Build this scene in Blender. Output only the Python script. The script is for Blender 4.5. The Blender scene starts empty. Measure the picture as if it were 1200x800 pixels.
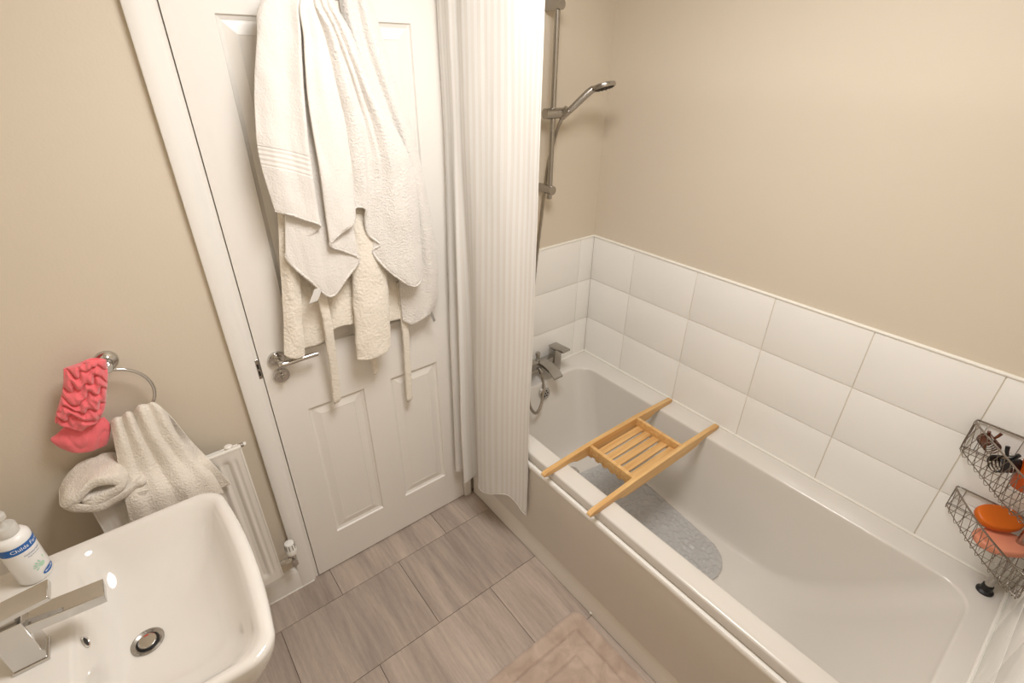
import bpy, bmesh, math, random
from mathutils import Vector, Matrix, noise
random.seed(7)
S = bpy.context.scene
COL = S.collection
PI = math.pi

# ------------------------------------------------------------------ camera
cam_d = bpy.data.cameras.new('camera'); cam = bpy.data.objects.new('camera', cam_d); COL.objects.link(cam)
cam_d.sensor_fit = 'HORIZONTAL'; cam_d.sensor_width = 36.0
cam_d.lens = 585.502 / 1200 * 36.0
cam_d.clip_start = 0.02
fw = Vector((0.5433329, 0.68096033, -0.49100142)); rt = Vector((0.78485586, -0.61961036, 0.00918111)); up = Vector((0.2979776, 0.39035374, 0.87111039))
mw = Matrix((rt, up, -fw)).transposed().to_4x4(); mw.translation = Vector((-1.64302, -1.48312, 1.80537))
cam.matrix_world = mw
S.camera = cam
# ------------------------------------------------------------------ world, light, exposure
w = bpy.data.worlds.new('world'); S.world = w; w.use_nodes = True
w.node_tree.nodes['Background'].inputs[0].default_value = (1.0, 0.93, 0.83, 1); w.node_tree.nodes['Background'].inputs[1].default_value = 0.05
S.view_settings.view_transform = 'Standard'; S.view_settings.look = 'None'; S.view_settings.gamma = 1.0
S.view_settings.use_curve_mapping = False
S.view_settings.exposure = 0.0
LAMP_POS = (-1.02, -0.92, 2.262); LAMP_W = 25.0; LAMP_COL = (1.0, 0.985, 0.985)

# ------------------------------------------------------------------ materials
def lin(c):
    return tuple((v / 12.92 if v <= 0.04045 else ((v + 0.055) / 1.055) ** 2.4) for v in [x / 255 for x in c]) + (1,)
MATS = {}
class NT:
    def __init__(s, name):
        s.m = bpy.data.materials.new(name); s.m.use_nodes = True; s.t = s.m.node_tree; s.p = s.t.nodes['Principled BSDF']
    def n(s, typ, **kw):
        nd = s.t.nodes.new(typ)
        for k, v in kw.items():
            if k in nd.inputs: nd.inputs[k].default_value = v
            else: setattr(nd, k, v)
        return nd
    def l(s, a, b): s.t.links.new(a, b)
def mat(name, rgb, rough=0.5, metal=0.0, bump=None, var=None, coat=0.0, spec=0.5, sheen=0.0, alpha=1.0, trans=0.0, coord='Object', sss=0.0, ior=None):
    if name in MATS: return MATS[name]
    k = NT(name); p = k.p
    c = lin(rgb)
    p.inputs['Base Color'].default_value = c; p.inputs['Roughness'].default_value = rough; p.inputs['Metallic'].default_value = metal
    p.inputs['Coat Weight'].default_value = coat; p.inputs['Coat Roughness'].default_value = 0.06
    p.inputs['Specular IOR Level'].default_value = spec; p.inputs['Sheen Weight'].default_value = sheen
    p.inputs['Alpha'].default_value = alpha; p.inputs['Transmission Weight'].default_value = trans
    if ior: p.inputs['IOR'].default_value = ior
    tc = k.n('ShaderNodeTexCoord')
    if var:  # (scale, amount, stretch)
        mp = k.n('ShaderNodeMapping'); mp.inputs['Scale'].default_value = var[2] if len(var) > 2 else (1, 1, 1)
        k.l(tc.outputs[coord], mp.inputs['Vector'])
        nz = k.n('ShaderNodeTexNoise', Scale=var[0], Detail=4.0); k.l(mp.outputs[0], nz.inputs['Vector'])
        mx = k.n('ShaderNodeMix', data_type='RGBA'); mx.inputs[6].default_value = tuple(max(0, v * (1 - var[1])) for v in c[:3]) + (1,); mx.inputs[7].default_value = tuple(min(1, v * (1 + var[1])) for v in c[:3]) + (1,)
        k.l(nz.outputs['Fac'], mx.inputs[0]); k.l(mx.outputs[2], p.inputs['Base Color'])
    if bump:  # (scale, strength, distance, stretch)
        mp = k.n('ShaderNodeMapping'); mp.inputs['Scale'].default_value = bump[3] if len(bump) > 3 else (1, 1, 1)
        k.l(tc.outputs[coord], mp.inputs['Vector'])
        nz = k.n('ShaderNodeTexNoise', Scale=bump[0], Detail=3.0); k.l(mp.outputs[0], nz.inputs['Vector'])
        b = k.n('ShaderNodeBump', Strength=bump[1], Distance=bump[2]); k.l(nz.outputs['Fac'], b.inputs['Height']); k.l(b.outputs[0], p.inputs['Normal'])
    MATS[name] = k.m
    return k.m
paint = mat('cream_wall_paint', (218, 206, 187), 0.55, bump=(160, 0.12, 0.002), var=(3.0, 0.012), spec=0.35)
ceil_m = mat('white_ceiling_paint', (240, 238, 232), 0.8)
gloss_white = mat('white_gloss_paint', (240, 236, 229), 0.32, bump=(60, 0.03, 0.001, (6, 6, 0.4)))
door_m = mat('white_grained_door', (239, 234, 226), 0.36, bump=(55, 0.10, 0.0012, (5, 5, 0.35)))
tile_m = mat('white_wall_tile', (248, 245, 239), 0.20, bump=(11, 0.22, 0.0035, (1.0, 0.55, 1.5)))
grout_m = mat('wall_grout', (232, 224, 207), 0.8, bump=(200, 0.2, 0.001))
pvc_m = mat('white_trim_plastic', (244, 240, 230), 0.3)
acrylic = mat('white_acrylic', (222, 216, 207), 0.16, coat=0.3)
panel_m = mat('bath_panel_plastic', (243, 238, 229), 0.38)
ceramic = mat('white_ceramic', (226, 221, 213), 0.07, coat=0.6)
chrome = mat('chrome', (205, 203, 200), 0.09, 1.0)
chrome_b = mat('brushed_chrome', (176, 172, 166), 0.24, 1.0)
steel_hose = mat('steel_hose', (168, 160, 148), 0.28, 1.0)
wire_m = mat('chrome_wire', (150, 140, 130), 0.22, 1.0)
black_rub = mat('black_rubber', (16, 14, 16), 0.45)
dark_hole = mat('dark_hole', (14, 12, 14), 0.6)
towel_m = mat('white_terry', (231, 225, 217), 0.95, bump=(200, 0.8, 0.005), sheen=0.25, spec=0.15)
cream_robe = mat('cream_fleece', (240, 231, 216), 0.95, bump=(120, 0.6, 0.006), sheen=0.25, spec=0.15)
hand_towel_m = mat('ivory_terry', (235, 226, 213), 0.95, bump=(200, 0.8, 0.005), sheen=0.2, spec=0.15)
satin_tag = mat('satin_tag', (240, 236, 230), 0.4, alpha=0.75)
grey_tag = mat('grey_tag', (150, 145, 140), 0.6)
pink_m = mat('pink_plush', (246, 118, 124), 0.95, bump=(350, 0.5, 0.003), sheen=0.5, spec=0.1, var=(22, 0.10))
radiator_m = mat('radiator_enamel', (236, 231, 222), 0.3)
valve_w = mat('valve_plastic', (240, 237, 230), 0.35)
slot_m = mat('dark_slot', (70, 62, 56), 0.7)
soap_o = mat('orange_soap', (214, 104, 10), 0.42, sss=0.2, var=(30, 0.08))
soap_p = mat('pink_soap', (232, 150, 118), 0.45, var=(30, 0.05))
clip_b = mat('tortoiseshell', (92, 46, 22), 0.22, var=(60, 0.5))
clip_k = mat('black_plastic', (14, 13, 14), 0.3)
amber_m = mat('orange_bottle', (190, 78, 20), 0.2, var=(12, 0.15))
bottle_w = mat('bottle_plastic', (240, 238, 234), 0.3)
pump_m = mat('pump_plastic', (236, 232, 224), 0.3, trans=0.35, ior=1.4)
label_b = mat('label_blue', (30, 98, 172), 0.4)
label_w = mat('label_white', (245, 245, 245), 0.5)
label_n = mat('label_navy', (40, 70, 130), 0.5)
label_g = mat('label_green', (178, 214, 188), 0.5)
red_dot = mat('red_dot', (190, 40, 40), 0.4)
sealant = mat('sealant', (240, 236, 226), 0.35)

def wood_mat():
    k = NT('bamboo'); p = k.p
    tc = k.n('ShaderNodeTexCoord'); oi = k.n('ShaderNodeObjectInfo')
    mp = k.n('ShaderNodeMapping'); mp.inputs['Scale'].default_value = (3, 60, 60); k.l(tc.outputs['Object'], mp.inputs['Vector'])
    ad = k.n('ShaderNodeVectorMath', operation='ADD'); k.l(mp.outputs[0], ad.inputs[0])
    sc = k.n('ShaderNodeVectorMath', operation='SCALE'); sc.inputs['Scale'].default_value = 37.0
    cb = k.n('ShaderNodeCombineXYZ'); k.l(oi.outputs['Random'], cb.inputs[0]); k.l(oi.outputs['Random'], cb.inputs[1]); k.l(cb.outputs[0], sc.inputs[0]); k.l(sc.outputs[0], ad.inputs[1])
    nz = k.n('ShaderNodeTexNoise', Scale=1.5, Detail=5.0); k.l(ad.outputs[0], nz.inputs['Vector'])
    rp = k.n('ShaderNodeValToRGB'); rp.color_ramp.elements[0].position = 0.3; rp.color_ramp.elements[0].color = lin((208, 158, 96)); rp.color_ramp.elements[1].position = 0.75; rp.color_ramp.elements[1].color = lin((233, 194, 134))
    k.l(nz.outputs['Fac'], rp.inputs[0]); k.l(rp.outputs[0], p.inputs['Base Color'])
    p.inputs['Roughness'].default_value = 0.42
    b = k.n('ShaderNodeBump', Strength=0.12, Distance=0.001); k.l(nz.outputs['Fac'], b.inputs['Height']); k.l(b.outputs[0], p.inputs['Normal'])
    return k.m
wood = wood_mat()

def floor_mat():
    k = NT('grey_streaked_vinyl'); p = k.p
    tc = k.n('ShaderNodeTexCoord'); oi = k.n('ShaderNodeObjectInfo')
    cb = k.n('ShaderNodeCombineXYZ'); m1 = k.n('ShaderNodeMath', operation='MULTIPLY'); m1.inputs[1].default_value = 53.0
    k.l(oi.outputs['Random'], m1.inputs[0]); k.l(m1.outputs[0], cb.inputs[0]); k.l(m1.outputs[0], cb.inputs[1])
    def nz(scale, stretch, detail=5.0, rough=0.6, dist=0.0):
        mp = k.n('ShaderNodeMapping'); mp.inputs['Scale'].default_value = stretch; k.l(tc.outputs['Object'], mp.inputs['Vector'])
        ad = k.n('ShaderNodeVectorMath', operation='ADD'); k.l(mp.outputs[0], ad.inputs[0]); k.l(cb.outputs[0], ad.inputs[1])
        t = k.n('ShaderNodeTexNoise', Scale=scale, Detail=detail, Roughness=rough, Distortion=dist); k.l(ad.outputs[0], t.inputs['Vector']); return t
    a = nz(1.0, (13, 1.3, 1), 5.0, 0.6, 0.5); f = nz(1.0, (80, 5, 1), 4.0, 0.6, 0.2); g = nz(1.0, (260, 40, 1), 2.0)
    mx = k.n('ShaderNodeMix', data_type='FLOAT'); mx.inputs[0].default_value = 0.35; k.l(a.outputs['Fac'], mx.inputs[2]); k.l(f.outputs['Fac'], mx.inputs[3])
    mx2 = k.n('ShaderNodeMix', data_type='FLOAT'); mx2.inputs[0].default_value = 0.12; k.l(mx.outputs[0], mx2.inputs[2]); k.l(g.outputs['Fac'], mx2.inputs[3])
    rp = k.n('ShaderNodeValToRGB'); e = rp.color_ramp.elements
    e[0].position = 0.34; e[0].color = lin((151, 136, 125)); e[1].position = 0.66; e[1].color = lin((200, 183, 168))
    c = e.new(0.5); c.color = lin((177, 161, 148))
    k.l(mx2.outputs[0], rp.inputs[0])
    hs = k.n('ShaderNodeHueSaturation'); m2 = k.n('ShaderNodeMapRange'); m2.inputs['To Min'].default_value = 0.93; m2.inputs['To Max'].default_value = 1.07
    k.l(oi.outputs['Random'], m2.inputs['Value']); k.l(m2.outputs[0], hs.inputs['Value']); k.l(rp.outputs[0], hs.inputs['Color']); k.l(hs.outputs[0], p.inputs['Base Color'])
    p.inputs['Roughness'].default_value = 0.42
    b = k.n('ShaderNodeBump', Strength=0.15, Distance=0.001); k.l(f.outputs['Fac'], b.inputs['Height']); k.l(b.outputs[0], p.inputs['Normal'])
    return k.m
vinyl = floor_mat()
joint_m = mat('floor_joint', (70, 62, 56), 0.8)

def curtain_mat():
    k = NT('striped_white_curtain'); p = k.p
    uv = k.n('ShaderNodeUVMap'); sp = k.n('ShaderNodeSeparateXYZ'); k.l(uv.outputs[0], sp.inputs[0])
    m = k.n('ShaderNodeMath', operation='MULTIPLY'); m.inputs[1].default_value = 2 * PI * 21; k.l(sp.outputs[0], m.inputs[0])
    sn = k.n('ShaderNodeMath', operation='SINE'); k.l(m.outputs[0], sn.inputs[0])
    mr = k.n('ShaderNodeMapRange'); mr.inputs['From Min'].default_value = -0.35; mr.inputs['From Max'].default_value = 0.35; k.l(sn.outputs[0], mr.inputs['Value'])
    mx = k.n('ShaderNodeMix', data_type='RGBA'); mx.inputs[6].default_value = lin((238, 233, 225)); mx.inputs[7].default_value = lin((247, 244, 239)); k.l(mr.outputs[0], mx.inputs[0]); k.l(mx.outputs[2], p.inputs['Base Color'])
    r2 = k.n('ShaderNodeMapRange'); r2.inputs['To Min'].default_value = 0.62; r2.inputs['To Max'].default_value = 0.42; k.l(mr.outputs[0], r2.inputs['Value']); k.l(r2.outputs[0], p.inputs['Roughness'])
    p.inputs['Sheen Weight'].default_value = 0.2
    tr = k.n('ShaderNodeBsdfTranslucent'); tr.inputs[0].default_value = lin((244, 238, 228))
    ms = k.n('ShaderNodeMixShader'); ms.inputs[0].default_value = 0.16
    k.l(p.outputs[0], ms.inputs[1]); k.l(tr.outputs[0], ms.inputs[2]); k.l(ms.outputs[0], k.t.nodes['Material Output'].inputs[0])
    return k.m
curtain_m = curtain_mat()

def rug_mat():
    k = NT('beige_plush'); p = k.p
    tc = k.n('ShaderNodeTexCoord')
    a = k.n('ShaderNodeTexNoise', Scale=14.0, Detail=4.0, Distortion=0.8); k.l(tc.outputs['Object'], a.inputs['Vector'])
    b = k.n('ShaderNodeTexNoise', Scale=500.0, Detail=2.0); k.l(tc.outputs['Object'], b.inputs['Vector'])
    rp = k.n('ShaderNodeValToRGB'); rp.color_ramp.elements[0].position = 0.35; rp.color_ramp.elements[0].color = lin((184, 161, 144)); rp.color_ramp.elements[1].position = 0.65; rp.color_ramp.elements[1].color = lin((208, 186, 168))
    k.l(a.outputs['Fac'], rp.inputs[0]); k.l(rp.outputs[0], p.inputs['Base Color'])
    bp = k.n('ShaderNodeBump', Strength=0.6, Distance=0.003); k.l(b.outputs['Fac'], bp.inputs['Height']); k.l(bp.outputs[0], p.inputs['Normal'])
    p.inputs['Roughness'].default_value = 0.95; p.inputs['Sheen Weight'].default_value = 0.4; p.inputs['Specular IOR Level'].default_value = 0.1
    return k.m
rug_m = rug_mat()

def banded_towel_mat():
    k = NT('white_terry_with_woven_bands'); p = k.p
    p.inputs['Base Color'].default_value = lin((231, 225, 217)); p.inputs['Roughness'].default_value = 0.95; p.inputs['Sheen Weight'].default_value = 0.25; p.inputs['Specular IOR Level'].default_value = 0.15
    tc = k.n('ShaderNodeTexCoord'); nz = k.n('ShaderNodeTexNoise', Scale=200.0, Detail=3.0); k.l(tc.outputs['Object'], nz.inputs['Vector'])
    uv = k.n('ShaderNodeUVMap'); sp = k.n('ShaderNodeSeparateXYZ'); k.l(uv.outputs[0], sp.inputs[0])
    v = sp.outputs[1]
    def step(a, b):
        mr = k.n('ShaderNodeMapRange', interpolation_type='SMOOTHSTEP'); mr.inputs['From Min'].default_value = a; mr.inputs['From Max'].default_value = b; k.l(v, mr.inputs['Value']); return mr.outputs[0]
    def mul(x, y):
        m = k.n('ShaderNodeMath', operation='MULTIPLY'); k.l(x, m.inputs[0])
        if isinstance(y, float): m.inputs[1].default_value = y
        else: k.l(y, m.inputs[1])
        return m.outputs[0]
    def inv(x):
        m = k.n('ShaderNodeMath', operation='SUBTRACT'); m.inputs[0].default_value = 1.0; k.l(x, m.inputs[1]); return m.outputs[0]
    us = k.n('ShaderNodeMapRange', interpolation_type='SMOOTHSTEP'); us.inputs['From Min'].default_value = 0.19; us.inputs['From Max'].default_value = 0.20; k.l(sp.outputs[0], us.inputs['Value'])
    band = mul(mul(step(0.768, 0.773), inv(step(0.832, 0.837))), inv(us.outputs[0]))
    sn = k.n('ShaderNodeMath', operation='SINE'); k.l(mul(v, 2 * PI * 62.0), sn.inputs[0])
    h1 = mul(mul(sn.outputs[0], band), 0.22); h2 = mul(nz.outputs['Fac'], inv(band))
    ad = k.n('ShaderNodeMath', operation='ADD'); k.l(h1, ad.inputs[0]); k.l(h2, ad.inputs[1])
    b = k.n('ShaderNodeBump', Strength=0.6, Distance=0.003); k.l(ad.outputs[0], b.inputs['Height']); k.l(b.outputs[0], p.inputs['Normal'])
    return k.m
banded = banded_towel_mat()

def mat_clear():
    k = NT('clear_bubble_vinyl'); p = k.p
    p.inputs['Base Color'].default_value = lin((214, 212, 209)); p.inputs['Roughness'].default_value = 0.12; p.inputs['Alpha'].default_value = 0.55
    p.inputs['IOR'].default_value = 1.4
    return k.m
clear_m = mat_clear()
def lamp_mat():
    k = NT('lamp_diffuser'); e = k.n('ShaderNodeEmission'); e.inputs[0].default_value = LAMP_COL + (1,); e.inputs[1].default_value = LAMP_W
    k.l(e.outputs[0], k.t.nodes['Material Output'].inputs[0]); return k.m

# ------------------------------------------------------------------ mesh helpers
class MB:
    def __init__(s): s.v = []; s.f = []; s.uv = None
    def add(s, v, f):
        o = len(s.v); s.v += [tuple(p) for p in v]; s.f += [tuple(i + o for i in q) for q in f]; return s
    def box(s, x0, x1, y0, y1, z0, z1, bev=0.0, seg=2, M=None):
        bm = bmesh.new(); bmesh.ops.create_cube(bm, size=1)
        for v in bm.verts: v.co = Vector(((x0 + x1) / 2 + v.co.x * (x1 - x0), (y0 + y1) / 2 + v.co.y * (y1 - y0), (z0 + z1) / 2 + v.co.z * (z1 - z0)))
        if bev > 0: bmesh.ops.bevel(bm, geom=bm.edges[:], offset=bev, segments=seg, affect='EDGES', profile=0.6)
        if M: bmesh.ops.transform(bm, matrix=M, verts=bm.verts)
        bm.verts.index_update(); s.add([v.co[:] for v in bm.verts], [[v.index for v in f.verts] for f in bm.faces]); bm.free(); return s
    def tube(s, pts, r, n=8, cap=True, closed=False):
        pts = [Vector(p) for p in pts]; m = len(pts); rr = r if isinstance(r, (list, tuple)) else [r] * m
        tan = []
        for i in range(m):
            a = pts[(i - 1) % m] if (closed or i > 0) else pts[i]; b = pts[(i + 1) % m] if (closed or i < m - 1) else pts[i]
            tan.append((b - a).normalized())
        ref = Vector((0, 0, 1)) if abs(tan[0].z) < 0.9 else Vector((1, 0, 0))
        nn = tan[0].cross(ref).normalized(); V = []
        for i in range(m):
            nn = (nn - tan[i] * nn.dot(tan[i])).normalized(); bb = tan[i].cross(nn)
            V += [pts[i] + (nn * math.cos(2 * PI * k / n) + bb * math.sin(2 * PI * k / n)) * rr[i] for k in range(n)]
        F = []
        for i in range(m if closed else m - 1):
            a = i * n; b = ((i + 1) % m) * n
            F += [(a + k, a + (k + 1) % n, b + (k + 1) % n, b + k) for k in range(n)]
        if cap and not closed: F += [tuple(range(n))[::-1], tuple((m - 1) * n + k for k in range(n))]
        return s.add(V, F)
    def lathe(s, prof, org=(0, 0, 0), axis='Z', n=32, sx=1.0, sy=1.0, cap=True):
        o = Vector(org); V = []
        for r, h in prof:
            for k in range(n):
                a = 2 * PI * k / n; c, d = r * math.cos(a) * sx, r * math.sin(a) * sy
                p = {'Z': (c, d, h), 'Y': (c, -h, d), 'X': (h, c, d)}[axis]  # 'Y' grows towards the room (-y)
                V.append(o + Vector(p))
        F = []
        for i in range(len(prof) - 1): F += [(i * n + k, i * n + (k + 1) % n, (i + 1) * n + (k + 1) % n, (i + 1) * n + k) for k in range(n)]
        if cap: F += [tuple(range(n))[::-1], tuple((len(prof) - 1) * n + k for k in range(n))]
        return s.add(V, F)
    def loops(s, L, cap0=False, cap1=False):
        n = len(L[0]); V = [p for l in L for p in l]; F = []
        for i in range(len(L) - 1): F += [(i * n + k, i * n + (k + 1) % n, (i + 1) * n + (k + 1) % n, (i + 1) * n + k) for k in range(n)]
        if cap0: F.append(tuple(range(n))[::-1])
        if cap1: F.append(tuple((len(L) - 1) * n + k for k in range(n)))
        return s.add(V, F)
    def grid(s, rows, uvs=False):
        nr, nc = len(rows), len(rows[0]); o = len(s.v)
        F = [(i * nc + j, i * nc + j + 1, (i + 1) * nc + j + 1, (i + 1) * nc + j) for i in range(nr - 1) for j in range(nc - 1)]
        s.add([p for r in rows for p in r], F)
        if uvs: s.uv = [(j / (nc - 1), i / (nr - 1)) for i in range(nr) for j in range(nc)]
        return s
    def prism(s, poly, axis, a, b):  # polygon in the two other axes, extruded along axis
        def P(u, v, t): return {'X': (t, u, v), 'Y': (u, t, v), 'Z': (u, v, t)}[axis]
        n = len(poly); V = [P(u, v, a) for u, v in poly] + [P(u, v, b) for u, v in poly]
        return s.add(V, [tuple(range(n))[::-1], tuple(range(n, 2 * n))] + [(k, (k + 1) % n, n + (k + 1) % n, n + k) for k in range(n)])
    def build(s, name, m, parent=None, origin=None, smooth=35, solid=0, sub=0, bevel=0):
        org = Vector(origin) if origin is not None else (WO[parent.name] if parent else Vector((0, 0, 0)))
        me = bpy.data.meshes.new(name); me.from_pydata([tuple(Vector(p) - org) for p in s.v], [], s.f)
        bm = bmesh.new(); bm.from_mesh(me); bmesh.ops.recalc_face_normals(bm, faces=bm.faces); bm.to_mesh(me); bm.free()
        if s.uv:
            l = me.uv_layers.new(name='UVMap')
            for lp in me.loops: l.data[lp.index].uv = s.uv[lp.vertex_index]
        me.materials.append(m)
        if smooth:
            me.shade_smooth()
            if smooth < 180: me.set_sharp_from_angle(angle=math.radians(smooth))
        o = bpy.data.objects.new(name, me); COL.objects.link(o)
        WO[o.name] = org
        if parent: o.parent = parent; o.location = org - WO[parent.name]
        else: o.location = org
        if solid:
            md = o.modifiers.new('thickness', 'SOLIDIFY'); md.thickness = solid; md.offset = 0
        if bevel:
            md = o.modifiers.new('bevel', 'BEVEL'); md.width = bevel; md.segments = 2; md.limit_method = 'ANGLE'
        if sub:
            md = o.modifiers.new('subdivision', 'SUBSURF'); md.levels = sub; md.render_levels = sub
        return o
WO = {}
def thing(name, label, cat, loc, group=None):
    o = bpy.data.objects.new(name, None); COL.objects.link(o); o.location = loc; o.empty_display_size = 0.05
    WO[o.name] = Vector(loc); return tag(o, label, cat, group)
def tag(o, label, cat, group=None):
    o['label'] = label; o['category'] = cat
    if group: o['group'] = group
    return o
def struct(o, label=None, cat=None):
    o['kind'] = 'structure'
    if label: o['label'] = label
    if cat: o['category'] = cat
    return o
def lab(o, s): o['label'] = s; return o
def share(src, name, origin, parent):
    o = bpy.data.objects.new(name, src.data); COL.objects.link(o); o.parent = parent; o.location = Vector(origin) - WO[parent.name]; WO[o.name] = Vector(origin); return o
def rrect(x0, x1, y0, y1, r, z, n=8, bulge=0.0):
    out = []
    for cx, cy, a0 in ((x1 - r, y1 - r, 0), (x0 + r, y1 - r, 90), (x0 + r, y0 + r, 180), (x1 - r, y0 + r, 270)):
        for k in range(n + 1):
            a = math.radians(a0 + 90 * k / n); out.append([cx + r * math.cos(a), cy + r * math.sin(a), z])
    # add points along straight sides so bulges stay smooth
    res = []; m = len(out)
    for i in range(m):
        res.append(out[i])
        if i % (n + 1) == n:
            a, b = out[i], out[(i + 1) % m]
            for t in range(1, 8): res.append([a[q] + (b[q] - a[q]) * t / 8 for q in range(3)])
    if bulge:
        yc, hy = (y0 + y1) / 2, (y1 - y0) / 2; xc = (x0 + x1) / 2
        for p in res:
            t = max(0, (p[0] - xc) / (x1 - xc)); p[0] += bulge * t * (1 - ((p[1] - yc) / hy) ** 2)
    return [tuple(p) for p in res]
def cr(P, t):  # Catmull-Rom through a list of vectors, t in 0..len-1
    n = len(P); i = min(int(t), n - 2); f = t - i
    p0 = P[max(i - 1, 0)]; p1 = P[i]; p2 = P[i + 1]; p3 = P[min(i + 2, n - 1)]
    return 0.5 * ((2 * p1) + (p2 - p0) * f + (2 * p0 - 5 * p1 + 4 * p2 - p3) * f * f + (3 * p1 - p0 - 3 * p2 + p3) * f ** 3)
def smooth_path(pts, n):
    P = [Vector(p) for p in pts]; return [cr(P, (len(P) - 1) * k / (n - 1)) for k in range(n)]
def cloth_rows(ctrl, nu, nv, amp=0.004, freq=9.0, disp=None, seed=0.0):
    R = [[Vector(p) for p in r] for r in ctrl]; rows = []
    for i in range(nv):
        tv = (len(R) - 1) * i / (nv - 1); row = []
        cols = [[r[j] for r in R] for j in range(len(R[0]))]
        cp = [cr(c, tv) for c in cols]
        for j in range(nu):
            p = cr(cp, (len(cp) - 1) * j / (nu - 1))
            q = Vector((p.x * freq + seed, p.z * freq * 0.35 + seed, seed * 1.7))
            d = noise.noise(q) * amp + noise.noise(q * 2.7) * amp * 0.4
            if disp: d += disp(j / (nu - 1), i / (nv - 1))
            row.append(p + Vector((0, -d, 0)))
        rows.append(row)
    return rows
def cloth(name, ctrl, m, parent, nu=40, nv=50, thick=0.007, **kw):
    b = MB(); b.grid(cloth_rows(ctrl, nu, nv, **kw), uvs=True)
    return b.build(name, m, parent, smooth=180, solid=thick, sub=1)

# ------------------------------------------------------------------ room shell
XL, YF, ZC = -2.13, -1.667, 2.35
T = 0.1
fl = struct(MB().box(XL - T, T, YF - T, T, -0.1, -0.003).build('floor', joint_m, smooth=0), 'grey streaked vinyl tile floor of the bathroom', 'floor')
struct(MB().box(XL - T, T, YF - T, T, ZC, ZC + T).build('ceiling', ceil_m, smooth=0), 'plain white ceiling above the bathroom', 'ceiling')
wr = struct(MB().box(0.006, T, YF - T, T, 0, ZC).build('wall_right', paint, smooth=0), 'cream painted wall along the long side of the bath', 'wall')
struct(MB().box(XL - T, XL, YF - T, T, 0, ZC).build('wall_left', paint, smooth=0), 'cream painted wall behind the washbasin', 'wall')
wf = struct(MB().box(XL, 0.006, YF - T, YF - 0.006, 0, ZC).build('wall_front', paint, smooth=0), 'cream painted wall at the foot end of the bath', 'wall')
DL, DR, DT = -1.440, -0.752, 1.985   # door opening
wb = MB()
wb.box(XL, DL - 0.03, 0, T, 0, ZC); wb.box(DR + 0.02, 0.006, 0, T, 0, ZC); wb.box(DL - 0.03, DR + 0.02, 0, T, DT + 0.02, ZC)
wb = struct(wb.build('wall_back', paint, smooth=0), 'cream painted wall with the white door', 'wall')

# floor tiles
TW, TH = 0.467, 0.325
rows_y = [0.0, -0.145, -0.470, -0.795, -1.120, -1.445, YF]
mesh_cache = {}
for ri in range(6):
    y1, y0 = rows_y[ri], rows_y[ri + 1]
    off = -0.932 if ri % 2 == 0 else -1.162
    js = sorted([off + TW * k for k in range(-6, 6) if XL < off + TW * k < -0.70] + [XL, -0.69])
    for a, b in zip(js[:-1], js[1:]):
        if b - a < 0.01: continue
        key = (round(b - a, 3), round(y1 - y0, 3)); c = ((a + b) / 2, (y0 + y1) / 2, -0.002)
        g = 0.0008
        if key in mesh_cache: share(mesh_cache[key], 'floor_tile', c, fl)
        else: mesh_cache[key] = MB().box(a + g, b - g, y0 + g, y1 - g, -0.004, 0.0, 0.0007, 1).build('floor_tile', vinyl, fl, origin=c)

# wall tiles
ZR = 0.5316
zt, th = 1.1197, 0.1991
rows_z = [(zt - th, zt), (zt - 2 * th, zt - th), (ZR - 0.002, zt - 2 * th)]
gr = 0.0014
def wall_tiles(parent, cuts, axis, wallc):
    cache = {}
    for z0, z1 in rows_z:
        for a, b in zip(cuts[:-1], cuts[1:]):
            key = (round(abs(b - a), 4), round(z1 - z0, 4)); lo, hi = min(a, b) + gr, max(a, b) - gr
            if axis == 'X': c = (wallc, (a + b) / 2, (z0 + z1) / 2)
            else: c = ((a + b) / 2, wallc, (z0 + z1) / 2)
            if key in cache: share(cache[key], 'tile', c, parent)
            else:
                m = MB()
                if axis == 'X': m.box(wallc, wallc + 0.0075, lo, hi, z0 + gr, z1 - gr, 0.0012, 2)
                elif axis == 'B': m.box(lo, hi, wallc, wallc + 0.0075, z0 + gr, z1 - gr, 0.0012, 2)
                else: m.box(lo, hi, wallc - 0.0075, wallc, z0 + gr, z1 - gr, 0.0012, 2)
                cache[key] = m.build('tile', tile_m, parent, origin=c)
wall_tiles(wr, [-0.006, -0.238, -0.537, -0.836, -1.134, -1.433, YF], 'X', 0.0)
wall_tiles(wb, [-0.7, -0.384, -0.085, 0.0], 'B', -0.007)
wall_tiles(wf, [-0.7, -0.5, -0.2, 0.0], 'F', YF)
MB().box(0.0035, 0.007, YF, 0, ZR - 0.01, zt + 0.001).build('grout', grout_m, wr, smooth=0)
MB().box(-0.702, 0.006, -0.0035, 0.001, ZR - 0.01, zt + 0.001).build('grout', grout_m, wb, smooth=0)
MB().box(-0.702, 0.006, YF - 0.007, YF - 0.0035, ZR - 0.01, zt + 0.001).build('grout', grout_m, wf, smooth=0)
tr = MB(); tr.tube([(0.002, YF, zt + 0.003), (0.002, 0, zt + 0.003)], 0.0055, 10)
struct(tr.build('trim_1', pvc_m), 'white edging strip along the top of the long tiled wall', 'trim')
tr = MB(); tr.tube([(-0.702, -0.002, zt + 0.003), (0.004, -0.002, zt + 0.003)], 0.0055, 10)
struct(tr.build('trim_2', pvc_m), 'white edging strip above the tiles behind the bath taps', 'trim')
tr = MB(); tr.tube([(-0.702, YF - 0.001, zt + 0.003), (0.004, YF - 0.001, zt + 0.003)], 0.0055, 10)
struct(tr.build('trim_3', pvc_m), 'white edging strip above the tiles at the foot end', 'trim')

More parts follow.
